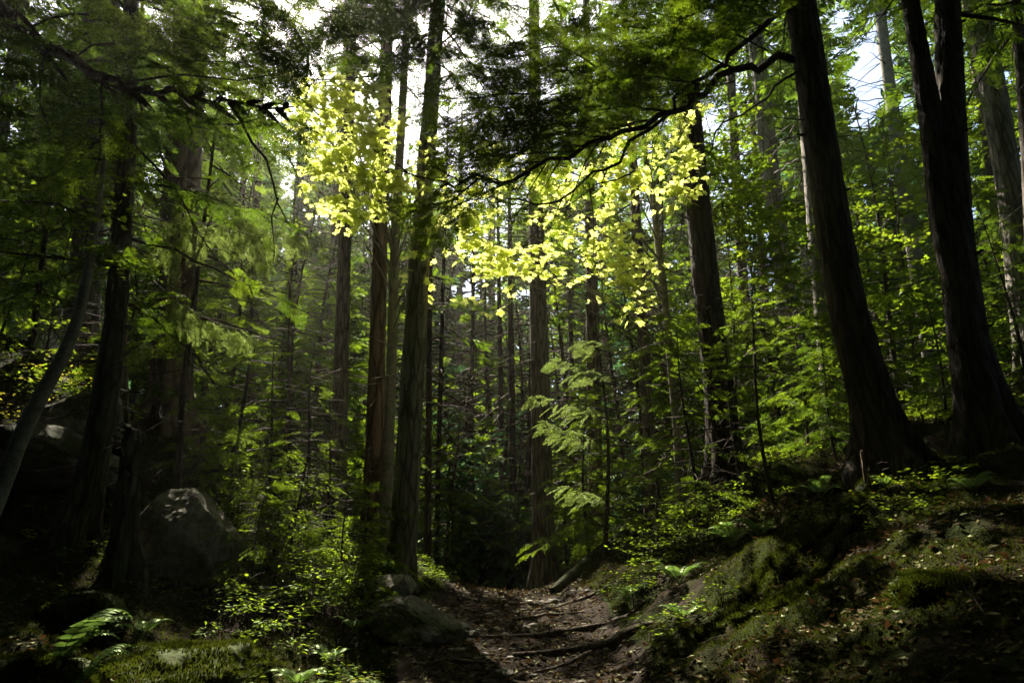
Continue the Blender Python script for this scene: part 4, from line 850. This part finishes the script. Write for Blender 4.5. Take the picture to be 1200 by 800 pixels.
sh = [
 ('yellowing shrub on top of the rocky bank behind the leaning pale stem', (75,455,10), 1.5, 20, .75, .08, 'yellowleaf', 3, 16),
 ('green broad-leaved shrub on the rocky bank at the edge', (18,440,9.8), 1.8, 24, .8, .08, 'broadleaf', 3, 16),
 ('rusty yellow shrub low on the rocky bank at the edge', (15,470,9), 1.0, 16, .6, .07, 'yellowleaf', 3, 14),
 ('green shrub between the mossy trunk and the bank-top trunk', (110,470,10.5), 1.3, 18, .7, .08, 'broadleaf', 3, 16),
 ('large pale-leaved shrub above the big boulder', (255,610,9.2), 1.7, 24, .7, .075, 'broadleaf', 3, 18),
 ('bright-topped shrub beside the big boulder', (322,640,8.6), 1.45, 26, .65, .07, 'broadleaf', 4, 18),
 ('dense low shrub leaning over the mossy path rock', (385,660,8.6), 1.25, 26, .65, .065, 'broadleaf', 4, 18),
 ('soft green shrub in front of the four trunks', (410,640,9.6), 1.5, 26, .7, .07, 'broadleaf', 4, 18),
 ('tall green shrub behind the boulder, one twig catching the sun', (330,600,9.6), 2.3, 30, .75, .08, 'broadleaf', 3, 18),
 ('low green shrub between the path rock and the tall grey scaly trunk', (438,670,9), .9, 20, .5, .06, 'broadleaf', 4, 16),
 ('rounded leafy shrub on the slope below the boulder shrubs', (360,690,7.8), .8, 22, .5, .06, 'broadleaf', 4, 16),
 ('leafy shrub on the fern bank under the thin sapling', (900,600,9.2), 1.0, 20, .6, .065, 'broadleaf', 3, 16),
 ('bright leafy shrub in front of the stout bank trunk', (842,610,9.6), 1.1, 22, .6, .065, 'broadleaf', 3, 16),
 ('leafy shrub lowest on the fern bank near the log', (762,665,9.7), .65, 18, .5, .06, 'broadleaf', 3, 14),
 ('leafy shrub halfway along the foot of the fern bank', (812,650,9), .75, 18, .5, .06, 'broadleaf', 3, 14),
 ('small lit shrub between the leaning trunk and the black twin stems', (1092,540,10.5), 1.1, 20, .6, .07, 'broadleaf', 3, 16),
 ('spreading shrub behind the leaning trunk on its shaded side', (1000,550,11.5), 1.6, 24, .8, .08, 'broadleaf', 3, 16),
 ('shrub crowding the foot of the black twin stems at the edge', (1200,560,8), .9, 20, .5, .06, 'broadleaf', 3, 14),
 ('leafy shrub beyond the grey lichen-covered trunk', (1175,470,12), 2.2, 28, .9, .08, 'broadleaf', 3, 18),
 ('tall shrub in the dusk between the hazy trunk and the leaning one', (960,560,13), 2.6, 28, .9, .085, 'broadleaf', 3, 18),
 ('shrub just past the tall grey scaly trunk at the crest', (522,690,15.5), 1.0, 22, .6, .08, 'broadleaf', 4, 16),
 ('low green shrub under the right side of the big boulder', (292,700,7.4), .7, 24, .5, .06, 'broadleaf', 4, 16),
 ('low green shrub spilling toward the moss mound', (318,735,6.9), .6, 22, .45, .055, 'broadleaf', 4, 16),
 ('dense green shrub between the bright-topped shrub and the path rock', (405,672,8.0), .95, 30, .55, .06, 'broadleaf', 5, 18),
 ('full green shrub just behind the bright-topped shrub', (352,628,9.4), 1.7, 34, .7, .07, 'broadleaf', 4, 18),
 ('full green shrub between the boulder and the slender leaning hemlock', (288,610,9.6), 1.9, 32, .7, .07, 'broadleaf', 4, 18),
 ('feathery green shrub at the foot of the first of the four trunks', (392,625,12.5), 1.9, 32, .8, .075, 'broadleaf', 4, 18),
 ('low green plant spilling down to the path from the fern bank', (742,690,8.9), .6, 24, .5, .055, 'broadleaf', 4, 16),
 ('green shrub on the fern bank under the hemlock nearest the bend', (790,628,10), .9, 28, .6, .06, 'broadleaf', 4, 16),
 ('green shrub on the fern bank behind the broad fern', (828,638,9.2), .85, 26, .6, .06, 'broadleaf', 4, 16),
]
for i, (lb, at, H, nb, bl, lfz, mt, stm, per) in enumerate(sh):
    leafy(lb, 'shrub', 'shrub', at, H, nb, bl, lfz, mt, 'twig', stm, .008, .2, 700+i, None, per, .3)

# ================================================================== FERNS, seedlings
def fern(label, at, nfr, L, seed, az=None, width=.17, m='fern', lift=.9, n=24, ratio=.15):
    r = np.random.default_rng(seed)
    xy = P(*at)[:2]; base = np.array([*xy, float(G(*xy)) - .01])
    t = thing('fern', label, 'fern', base)
    w, lf = Off(base), Off(base)
    for i in range(nfr):
        a = (i * 6.283 / nfr + r.uniform(-.3, .3)) if az is None else r.uniform(*az)
        l = L * r.uniform(.7, 1.1); q = np.linspace(0, 1, 12)
        h = l * lift * r.uniform(.8, 1.1)
        pts = np.stack([base[0] + math.sin(a)*l*.75*q, base[1] + math.cos(a)*l*.75*q, base[2] + h*(1.5*q - 1.05*q*q)], 1)
        tube(w, pts, np.linspace(.005, .0015, 12), 4, 0, cap=False)
        O, X, U, Sz = [], [], [], []
        for j in range(n):
            f = .22 + .78 * j / n
            p = np.array([np.interp(f, q, pts[:, c]) for c in range(3)]); d = norm(np.array([np.interp(min(1, f+.08), q, pts[:, c]) for c in range(3)]) - p)
            sv = norm(np.cross(UP, d)); nn = np.cross(d, sv)
            wd = width * l / .6 * (math.sin(math.pi * min(1, (f - .12) * 1.02)) ** .6 * (1.15 - f) + .04)
            for sg in (1, -1):
                V = sv * sg + d * .35 - UP * .15
                O.append(p); X.append(V); U.append(nn + r.normal(0, .08, 3)); Sz.append(wd)
        pr = (PINT[0] * np.array([1, ratio, 1]), PINT[1])
        place(lf, pr, np.array(O), np.array(X), np.array(U), np.array(Sz), 0)
    w.build('stem', M['fern'], t); lf.build('frond', M[m], t)
    return t
fl_ = [('tall arching fern with widely spaced sunlit leaflets at the near edge below the mossy trunk', (45,800,5.0), 6, .85, (.2, 2.4)), ('low fern in front of the arching one at the near edge', (70,815,4.7), 4, .62, (.6, 2.6)), ('bushy dark fern beside the lit moss mound', (352,775,6.2), 9, .42, None), ('small fern under the big boulder', (262,715,6.6), 7, .32, None), ('fern at the foot of the broken snag', (175,690,7.0), 7, .34, None),
 ('fern on the bank above the path bend', (735,672,9.3), 8, .45, None), ('broad fern in the middle of the fern bank', (795,668,8.4), 9, .5, None), ('fern beside the thin sapling on the bank', (860,645,8.4), 9, .5, None), ('fern below the leafy shrub under the thin sapling', (892,640,8.2), 8, .48, None), ('fern high on the bank before the leaning trunk', (965,602,8.4), 8, .45, None), ('dark fern low on the bank foot', (800,725,7.4), 8, .36, None), ('small fern beside the thin broken stem', (1040,580,8.0), 6, .28, None), ('fern in the dim corner under the black twin stems', (1150,610,6.6), 8, .35, None), ('fern on the slope above the path rock', (420,690,7.9), 8, .4, None), ('fern hanging over the rounded leafy shrub', (390,725,7.2), 8, .36, None)]
for i, (lb, at, n, L, az) in enumerate(fl_):
    if i < 2: fern(lb, at, n, L, 800+i, az, .15, 'fern', 1.25, 13, .30)
    else: fern(lb, at, n, L, 800+i, az)
sd_ = [('tiny lit seedling growing in front of the boulder', (252,690,6.9), .35, 8, .16, .05, 'broadleaf', 2, 10), ('small pale seedling between the boulder and the moss mound', (268,755,6.2), .32, 9, .16, .045, 'broadleaf', 3, 10), ('little yellow-green plant at the edge of the path', (428,785,6.4), .22, 9, .16, .05, 'yellowleaf', 4, 9), ('little green plant just above the yellow-green one by the path', (395,745,6.9), .26, 9, .18, .05, 'broadleaf', 4, 9), ('small lit plant beside the thin broken stem under the leaning trunk', (1030,575,8.0), .4, 10, .2, .045, 'broadleaf', 3, 10), ('low green plant on the dark slope of the bank', (845,690,7.2), .3, 10, .2, .05, 'broadleaf', 4, 9), ('low plant at the top of the mossy roots', (950,640,7.6), .3, 10, .2, .05, 'broadleaf', 4, 9)]
for i, (lb, at, H, nb, bl, lfz, mt, stm, per) in enumerate(sd_):
    leafy(lb, 'seedling', 'small plant', at, H, nb, bl, lfz, mt, 'twig', stm, .004, .3, 850+i, None, per, .3)

# ================================================================== ROCKS, log, stump, roots, stones
def ico(sub=5):
    import bmesh
    bm = bmesh.new(); bmesh.ops.create_icosphere(bm, subdivisions=sub, radius=1)
    V = np.array([v.co[:] for v in bm.verts]); Fc = np.array([[v.index for v in f.verts] for f in bm.faces]); bm.free()
    return V, Fc
IC = {k: ico(k) for k in (2, 3, 5, 6)}
def rock(label, name, cat, c, size, m, seed, cuts=9, rough=.10, rot=0, sub=5, peak=.0, group=None, planes=None):
    """angular stone: a ball cut by random planes, then roughened"""
    r = np.random.default_rng(seed)
    V, Fc = IC[sub]; V = V.copy()
    nrm = norm(r.normal(0, 1, (cuts + 4, 3)) * np.array([1, 1, .9])); dist = r.uniform(.72, 1.02, cuts + 4)
    if planes is not None:
        pn = np.array([p[:3] for p in planes], float); nrm = np.concatenate([norm(pn), nrm[:5]]); dist = np.concatenate([[p[3] for p in planes], r.uniform(.9, 1.02, 5)])
    nrm = np.concatenate([nrm, [[0, 0, -1.], [0, 0, 1]]]); dist = np.concatenate([dist, [.9, .95]])
    q_ = np.maximum(V @ nrm.T, 0) / dist
    V = V * np.clip((q_ ** 46).sum(1) ** (-1/46), .3, 1.25)[:, None]
    fz = rough * fbm(V[:, 0]*1.8 + seed, V[:, 1]*1.8, V[:, 2]*1.8, seed, 5) + rough*.55*np.abs(fbm(V[:, 0]*5 + seed, V[:, 1]*5, V[:, 2]*5, seed+3, 4))
    V = V * (1 + fz)[:, None] * np.array(size)
    V[:, :2] *= (1 - peak * V[:, 2:3] / size[2])
    cz, sz = math.cos(rot), math.sin(rot)
    V = np.stack([V[:, 0]*cz - V[:, 1]*sz, V[:, 0]*sz + V[:, 1]*cz, V[:, 2]], 1)
    mb = MB(); mb.add(V, Fc, 0, True); o = mb.build(name, M[m]); o.location = c
    return setp(o, label, cat, group)
def moss_on(o, n, size=(.015, .045), zmin=.15, m='moss', parent=None, seed=0, thr=-.2):
    r = np.random.default_rng(900+seed)
    me = o.data; nv = len(me.vertices); V = np.empty(nv*3, np.float32); me.vertices.foreach_get('co', V); V = V.reshape(-1, 3)
    np_ = len(me.polygons); c = np.empty(np_*3, np.float32); me.polygons.foreach_get('center', c); c = c.reshape(-1, 3)
    nn = np.empty(np_*3, np.float32); me.polygons.foreach_get('normal', nn); nn = nn.reshape(-1, 3)
    ar = np.empty(np_, np.float32); me.polygons.foreach_get('area', ar)
    ok = (nn[:, 2] > zmin) & (fbm(c[:, 0]*3.1, c[:, 1]*3.1, c[:, 2]*3.1, 77) > thr); pr = ar * ok; pr = pr / pr.sum()
    i = r.choice(np_, n, p=pr); s = np.sqrt(ar[i])[:, None]
    p = c[i] + np.cross(nn[i], r.normal(0, 1, (n, 3))) * s * .6
    mb = MB(); place(mb, TUFT, p - nn[i]*.004, np.cross(nn[i], r.normal(0, 1, (n, 3))) + 1e-4, nn[i] + r.normal(0, .5, (n, 3)), r.uniform(*size, n), 0)
    k = mb.build('moss', M[m], parent or o); k['kind'] = 'stuff'
    return k
TUFT = (np.array([[0, -.14, 0], [0, .14, 0], [.2, 0, 1.]]), np.array([[0, 1, 2]]))
def onground(px, py, d, dz=0.): p = P(px, py, d); p[2] = float(G(p[0], p[1])) + dz; return p
bo_ = rock('large grey boulder with a peaked top wedged in the bank below the slim dark pole', 'boulder', 'boulder', P(214,634,8.6), (.64,.58,.60), 'stone', 5, 10, .15, 0, 6, 0, None, [(-.5,-.85,.22,.78),(.6,-.72,.12,.80),(-.85,.05,.55,.78),(.72,.1,.62,.76),(-.15,-.72,.62,.83),(0,.9,.4,.85),(.25,-.8,-.6,.72),(.95,-.2,-.1,.84)])
pr_ = rock('grey rock with mossy lower side leaning at the edge of the path', 'path_rock', 'rock', P(490,728,8.3), (.56,.5,.25), 'stone_moss', 12, 9, .17, -.3, 6, 0, None, [(.42,-.25,.86,.66),(-.15,-.92,.3,.72),(.9,-.3,.2,.84),(-.75,-.35,.55,.74),(.3,-.7,.65,.74),(-.2,.6,.75,.7)])
moss_on(bo_, 5000, (.008, .022), .35, seed=50, thr=.05)
pr_.rotation_euler = (R(6), R(20), 0)
rock('pale flat-topped rock tucked behind the mossy path rock', 'rock', 'rock', P(462,690,9.1), (.30,.35,.18), 'stone', 21, 8, .1, .2)
rock('dark rock ledge on the bank beneath the leaning pale stem', 'rock_ledge', 'rock', P(50,545,8.9), (.85,.8,.42), 'stone_moss', 31, 11, .16, .3)
rock('rough boulder face under the bank-top trunk, strewn with dead leaves', 'rock_ledge', 'rock', P(95,500,10.2), (.6,.7,.5), 'stone_moss', 36, 10, .16, -.3)
for i, a in enumerate([('rounded moss mound, sunlit on top, at the near edge of the slope', 'moss_mound', 'mossy rock', P(215,800,5.9), (.62,.6,.26), 'mossrock', 41, 5, .34, .1),
 ('dark mossy hump at the foot of the mossy trunk', 'moss_mound', 'mossy rock', P(92,728,6.7), (.34,.42,.24), 'mossrock', 45, 5, .34, .6),
 ('low mossy stone half sunk by the fern at the near edge', 'mossy_stone', 'mossy rock', P(30,805,5.2), (.36,.4,.2), 'mossrock', 47, 6, .3, .6),
 ('mossy lump low on the bank nearest the corner', 'mossy_stone', 'mossy rock', onground(1130,770,4.8,-.16), (.36,.3,.2), 'mossrock', 48, 6, .3, .6),
 ('moss hump at the foot of the bank roots', 'moss_mound', 'mossy rock', onground(930,760,6.2,-.14), (.42,.35,.2), 'mossrock', 49, 5, .34, .9)]):
    moss_on(rock(*a), 16000 if i != 1 else 8000, (.015, .05), .05, seed=i, thr=-.25 if i != 1 else .0)
# mossy log at the bend
lg = Off(P(700,650,11.6)); pp, rr = resample(np.array([P(648,694,11.2), P(672,676,11.5), P(705,650,11.9), P(735,628,12.4)]) + np.array([0, 0, .02]), [.07, .13, .15, .13], .06)
tube(lg, pp, rr, 16, 0, bump=.03, bs=5, seed=61); o = lg.build('fallen_log', M['rootmoss']); o.location = lg.b
setp(o, 'dark mossy log lying up the bank where the path bends', 'log')
# old stump and thin pale stem
pb = onground(1014, 583, 8.1)
t = thing('broken_sapling', 'thin broken stem with a lit edge at the foot of the big leaning trunk', 'dead stem', pb)
s_ = Off(pb); pp = np.array([P(1018,590,8.1), P(1017,570,8.1), P(1013,550,8.1), P(1010,528,8.1)]); pp, rr = resample(pp, [.034, .03, .026, .02], .03); tube(s_, pp, rr, 12, 0, bump=.008, bs=14, seed=64); s_.build('trunk', M['bark_brown'], t)
# roots across the path
rts = [('smooth dark root crossing the path at the near edge', [(770,755,7.8),(720,760,7.7),(680,768,7.6),(640,775,7.55),(600,776,7.5)], [.07,.065,.06,.05,.03]),
       ('thick black root halfway along the path', [(735,738,8.6),(690,742,8.5),(650,746,8.4),(600,748,8.4),(560,752,8.3)], [.05,.06,.055,.04,.02]),
       ('short knobbly root at the left of the path by the rock', [(520,776,7.4),(545,780,7.35),(570,785,7.3)], [.04,.06,.03]),
       ('knotted root hump in the middle of the far path', [(600,727,9.4),(625,722,9.5),(640,718,9.6),(655,722,9.5),(690,722,9.4)], [.015,.035,.07,.04,.02]),
       ('long low root reaching in from the bank foot', [(770,728,8.9),(725,733,8.8),(690,738,8.7)], [.06,.05,.02]),
       ('pale root step near the crest of the path', [(540,705,10.8),(580,704,10.8),(620,704,10.7),(660,706,10.6)], [.03,.04,.04,.02]),
       ('thin root running along the near path toward the camera', [(690,770,7.6),(660,785,7.2),(620,800,6.9)], [.04,.03,.02]),
       ('slim root step below the pale one', [(590,713,10.2),(630,712,10.2),(680,711,10.1),(720,707,10.0)], [.02,.03,.03,.02])]
for i, (lb, nd, rd) in enumerate(rts):
    setp(ground_root(nd, np.array(rd)*.78, None, None, 'tree_root', 'root', .1, 70+i), lb, 'root')
for i, o in enumerate(ROOTS): moss_on(o, 7000, (.012, .045), .0, seed=20+i, thr=-.3)
# twigs and vines on the dark bank
vn = [('thin pale bare stem arching over the dark bank', [(1112,775,5.6),(1122,735,5.7),(1140,690,5.9),(1165,650,6.1)], .006), ('second thin pale stem arching next to the first on the dark bank', [(1122,742,5.7),(1140,705,5.8),(1160,665,6.0)], .005)]
for i, (lb, nd, r0) in enumerate(vn):
    pts = np.array([P(*n) for n in nd]); pp, rr = resample(pts, np.linspace(r0, r0*.5, len(pts)), .04); b = pp[0]
    o_ = Off(b); tube(o_, pp, rr, 6, 0); o = o_.build('bare_stem', M['lichen_twig']); o.location = b; setp(o, lb, 'stem')
# loose stones on the path
stn = [('palest round stone lying in the middle of the path', (627,733,8.9), .065), ('small pale stone near the bottom of the path', (627,766,7.6), .05), ('flat pale stone by the first root hump', (618,737,8.8), .05), ('light stone at the crest of the path', (619,701,11), .07), ('grey stone against the bank foot near the crest', (648,706,10.6), .08), ('grey stone beside the mossy path rock', (555,742,8.4), .07), ('small dark stone in front of the mossy path rock', (540,765,7.7), .05), ('flat grey stone at the near edge of the path', (590,790,7.0), .07)]
for i, (lb, at, s) in enumerate(stn):
    rock(lb, 'stone', 'stone', onground(*at, s*.25), (s*1.2, s, s*.6), 'pebble' if 'pale' in lb or 'light' in lb else 'stone', 130+i, 7, .15, i, 3)
pr0 = rock('small stone half trodden into the path soil', 'stone', 'stone', onground(600,760,7.8), (.03,.028,.018), 'stone', 150, 7, .15, 0, 2, group='small stones in the path soil')
r = np.random.default_rng(33)
for i in range(120):
    y = r.uniform(6.3, 12.5); x = r.uniform(-1.2, 1.2)
    c_ = pr0.copy(); C.objects.link(c_); c_.location = (x, y, float(G(x, y)) + .012); s = r.uniform(.5, 1.7); c_.scale = (s, s*r.uniform(.7, 1.2), s*r.uniform(.6, 1)); c_.rotation_euler = (0, 0, r.uniform(0, 6.28))

# ================================================================== STUFF: litter, moss, ground cover
def scatter(n, x0, x1, y0, y1, r): return r.uniform(x0, x1, n), r.uniform(y0, y1, n)
def gnormal(x, y, e=.06):
    return norm(np.stack([-(G(x+e, y) - G(x-e, y)) / (2*e), -(G(x, y+e) - G(x, y-e)) / (2*e), np.ones_like(x)], -1))
LEAFL = (np.array([[0, 0, 0], [.35, .3, .10], [1, 0, .12], [.35, -.3, .16], [.5, 0, 0]]), np.array([[0, 4, 1], [1, 4, 2], [0, 3, 4], [3, 2, 4]]))
r = np.random.default_rng(90)
x, y = scatter(52000, -8, 8, 2.5, 15, r)
pm = pathmask(x, y); nn = fbm(x*.8, y*.8, s=71)
k = r.uniform(0, 1, len(x)) < np.where(pm > .3, .75, np.clip(.36 - nn*1.5, .02, 1) * np.where((x > 2) & (y < 9.5), 1.9, 1)); x, y = x[k], y[k]
mb = MB(); n = len(x); N_ = gnormal(x, y)
place(mb, LEAFL, np.stack([x, y, G(x, y) + .02], 1), r.normal(0, 1, (n, 3)) * np.array([1, 1, .25]), N_ + r.normal(0, .35, (n, 3)), r.uniform(.03, .085, n), 0)
o = mb.build('leaf_litter', M['litter']); o['kind'] = 'stuff'; o['label'] = 'brown dead leaves strewn over the forest floor'
mb = MB()
for i in range(2600):
    a, b = (r.uniform(-7, 7), r.uniform(3, 14)) if i < 900 else (r.uniform(-1.6, 1.6), r.uniform(6, 13))
    l = r.uniform(.06, .4) if i < 900 else r.uniform(.03, .16); an = r.uniform(0, 3.14)
    q = np.linspace(-.5, .5, 4); X_, Y_ = a + math.cos(an)*l*q + r.normal(0, .008, 4), b + math.sin(an)*l*q + r.normal(0, .008, 4)
    tube(mb, np.stack([X_, Y_, G(X_, Y_) + .018], 1), np.array([1, 1, .8, .4]) * r.uniform(.002, .0065), 3, 0, cap=False)
o = mb.build('twig_debris', M['twig']); o['kind'] = 'stuff'; o['label'] = 'small fallen twigs scattered over the forest floor'
TUFT = (np.array([[0, -.12, 0], [0, .12, 0], [.18, 0, 1.]]), np.array([[0, 1, 2]]))
mossd = lambda x, y: fbm(x*1.1 + 3, y*1.1, s=81)
x, y = scatter(760000, -7, 7, 3, 12.5, r)
k = (mossd(x, y) > -.10 - .22*((x > 1) & (x < 4.6))) & (pathmask(x, y) < .15); x, y = x[k], y[k]; n = len(x)
mb = MB(); N_ = gnormal(x, y)
Dr = np.cross(N_, r.normal(0, 1, (n, 3)))
place(mb, TUFT, np.stack([x, y, G(x, y) - .004], 1), Dr, N_ + r.normal(0, .35, (n, 3)), r.uniform(.014, .042, n), 0)
o = mb.build('moss', M['moss']); o['kind'] = 'stuff'; o['label'] = 'green moss carpeting the banks beside the path'
x, y = scatter(24000, -9, 9, 4, 18, r)
gc = fbm(x*.7 + 9, y*.7, s=91) + .10 * np.clip(y - 8, -2, 4) / 4
k = (gc > .10 - .12 * ((x > 1.2) & (y > 7.4)) + .16*((x > 2) & (y < 7)) - .16*((x > 1.0) & (x < 3.0) & (y > 7) & (y < 11.5))) & (pathmask(x, y) < .1); x, y = x[k], y[k]; n = len(x)
O, X, U, Sz = [], [], [], []
zg = G(x, y)
for i in range(n):
    h = r.uniform(.03, .16); a0 = r.uniform(0, 6.28); m_ = r.integers(3, 7); s = r.uniform(.03, .065)
    for j in range(m_):
        a = a0 + j * 6.283 / m_ + r.uniform(-.3, .3)
        O.append([x[i] + math.cos(a)*.012, y[i] + math.sin(a)*.012, zg[i] + h + r.uniform(-.02, .01)]); X.append([math.cos(a), math.sin(a), r.uniform(-.25, .35)]); U.append(UP + r.normal(0, .25, 3)); Sz.append(s * r.uniform(.8, 1.3))
mb = MB(); place(mb, OVT, np.array(O), np.array(X), np.array(U), np.array(Sz), 0)
o = mb.build('ground_cover', M['broadleaf']); o['kind'] = 'stuff'; o['label'] = 'low green seedlings covering the banks'

# far wood, plus trees behind the camera and canopy above added to block light
def far_tree(mb, x, y, r, H=None, lod=3):
    z = float(G(x, y)); H = H or r.uniform(18, 27); rd = r.uniform(.12, .26)
    q = np.linspace(0, 1, 6); pts = np.stack([x + r.normal(0, .2)*q, y + 0*q, z - .2 + H*q], 1)
    tube(mb, pts, rd*(1 - .8*q), 7, 1, cap=False)
    f = Fronds()
    n = int(H * 7.5); zl = r.uniform(.02, .16)
    for i in range(n):
        g = zl + (1-zl) * (i + r.uniform(0, 1)) / n; a = i * 2.4 + r.uniform(-.5, .5); L = (3.2 * (1-g) + .5) * r.uniform(.6, 1.15)
        for u_ in (.35, .7, 1.0):
            d = np.array([math.sin(a), math.cos(a), -.25])
            f.add(np.array([x, y, z + H*g]) + d * L * u_ - np.array([0, 0, .1]) , d + r.normal(0, .45, 3), UP + r.normal(0, .3, 3), r.uniform(.9, 1.7) * (1 if lod == 3 else .62))
    f.emit(mb, lod, 0)
r = np.random.default_rng(95)
mb = MB()
for i in range(110):
    y = r.uniform(30, 62); x = r.uniform(-1, 1) * (y * .95)
    far_tree(mb, x, y, r)
for i in range(46):
    sg = r.choice([-1, 1]); y = r.uniform(4, 30); x = sg * (y * .85 + r.uniform(8, 18)); far_tree(mb, x, y, r, None, 1)
for i in range(80):  # unseen trees behind the camera, added to block low skylight
    a = r.uniform(.5*math.pi, 1.5*math.pi); d = r.uniform(6, 20); far_tree(mb, d * math.sin(a) * 1.2, d * math.cos(a) - 1, r)
o = mb.build('far_wood', [M['needle_dark'], M['bark']]); o['kind'] = 'stuff'; o['label'] = 'dim conifer wood all round, trees behind the camera added to block skylight'
f = Fronds(); f2 = Fronds()
cl = np.concatenate([r.uniform(0, 1, (2600, 3)) * np.array([50, 42, 10]) + np.array([-25, -32, -3]), r.uniform(0, 1, (1150, 3)) * np.array([64, 50, 9]) + np.array([-32, 10, 0])])  # clumps added overhead and behind to keep the floor dark, sparser ahead
for c in cl:
    zb = 12.5 + max(0, c[1]) * .12 + float(G(c[0], c[1]))
    p = np.array([c[0], c[1], zb + c[2]])
    u_, v_, t_ = proj(p)
    inview = t_[0] > 0 and t_[0] < 30 and -150 < u_[0] < 1350 and v_[0] > -190
    for j in range(26 if inview else 9):
        (f2 if inview else f).add(p + r.normal(0, 1, 3) * np.array([1.0, 1.0, .35]), r.normal(0, 1, 3) * np.array([1, 1, .2]), UP + r.normal(0, .35, 3), r.uniform(.45, .75) if inview else r.uniform(.8, 1.5))
mb = MB(); f.emit(mb, 2, 0); f2.emit(mb, 1, 0)
o = mb.build('shade_canopy', M['needle_dark']); o['kind'] = 'stuff'; o['label'] = 'dark conifer canopy added overhead to shade the forest floor'

# the hazy air under the trees
hz = MB(); xs_, ys_, zs_ = (-270, 270), (-120, 340), (-4.3, 52)
hz.add([[x, y, z] for x in xs_ for y in ys_ for z in zs_], [[0,1,3,2],[4,6,7,5],[0,4,5,1],[2,3,7,6],[0,2,6,4],[1,5,7,3]])
m, nt, N, L = mat('haze_air'); pv = N('ShaderNodeVolumePrincipled'); pv.inputs['Density'].default_value = .0009; pv.inputs['Color'].default_value = (.96, .95, .80, 1); pv.inputs['Anisotropy'].default_value = .78
L(pv.outputs[0], N('ShaderNodeOutputMaterial').inputs['Volume'])
o = hz.build('haze', m); o['kind'] = 'stuff'; o['label'] = 'thin sunlit haze hanging between the trees'
# ================================================================== LIGHT, SKY, CAMERA
w = bpy.data.worlds.new('World'); S.world = w; w.use_nodes = True
nt = w.node_tree; nt.nodes.clear()
sk = nt.nodes.new('ShaderNodeTexSky'); sk.sky_type = 'NISHITA'; sk.sun_disc = False; sk.sun_elevation = SUN_EL; sk.sun_rotation = SUN_AZ
sk.air_density = 1.0; sk.dust_density = 2.0; sk.ozone_density = 1.0
bg = nt.nodes.new('ShaderNodeBackground'); bg.inputs[1].default_value = .075
ow = nt.nodes.new('ShaderNodeOutputWorld'); nt.links.new(sk.outputs[0], bg.inputs[0]); nt.links.new(bg.outputs[0], ow.inputs[0])
su = bpy.data.lights.new('sun', 'SUN'); su.energy = 5.0; su.angle = R(.5); su.color = (1, .91, .74)
so = bpy.data.objects.new('sun', su); C.objects.link(so)
from mathutils import Vector
so.rotation_euler = Vector(sd).to_track_quat('Z', 'Y').to_euler(); so.location = (0, 0, 40)
cam = bpy.data.cameras.new('camera'); cam.lens = 24; cam.sensor_width = 36; cam.clip_end = 600; cam.clip_start = .05
co = bpy.data.objects.new('camera', cam); C.objects.link(co); co.location = (0, 0, CAMZ); co.rotation_euler = (R(90) + PITCH, 0, 0)
S.camera = co
S.view_settings.view_transform = 'Standard'; S.view_settings.look = 'None'; S.view_settings.gamma = 1; S.view_settings.exposure = 2.2
cy = S.cycles
cy.max_bounces = 6; cy.diffuse_bounces = 4; cy.transmission_bounces = 4; cy.glossy_bounces = 1; cy.transparent_max_bounces = 4; cy.volume_bounces = 0
cy.use_denoising = True; cy.caustics_reflective = False; cy.caustics_refractive = False; cy.sample_clamp_indirect = 4
cy.use_adaptive_sampling = True; cy.adaptive_threshold = .01
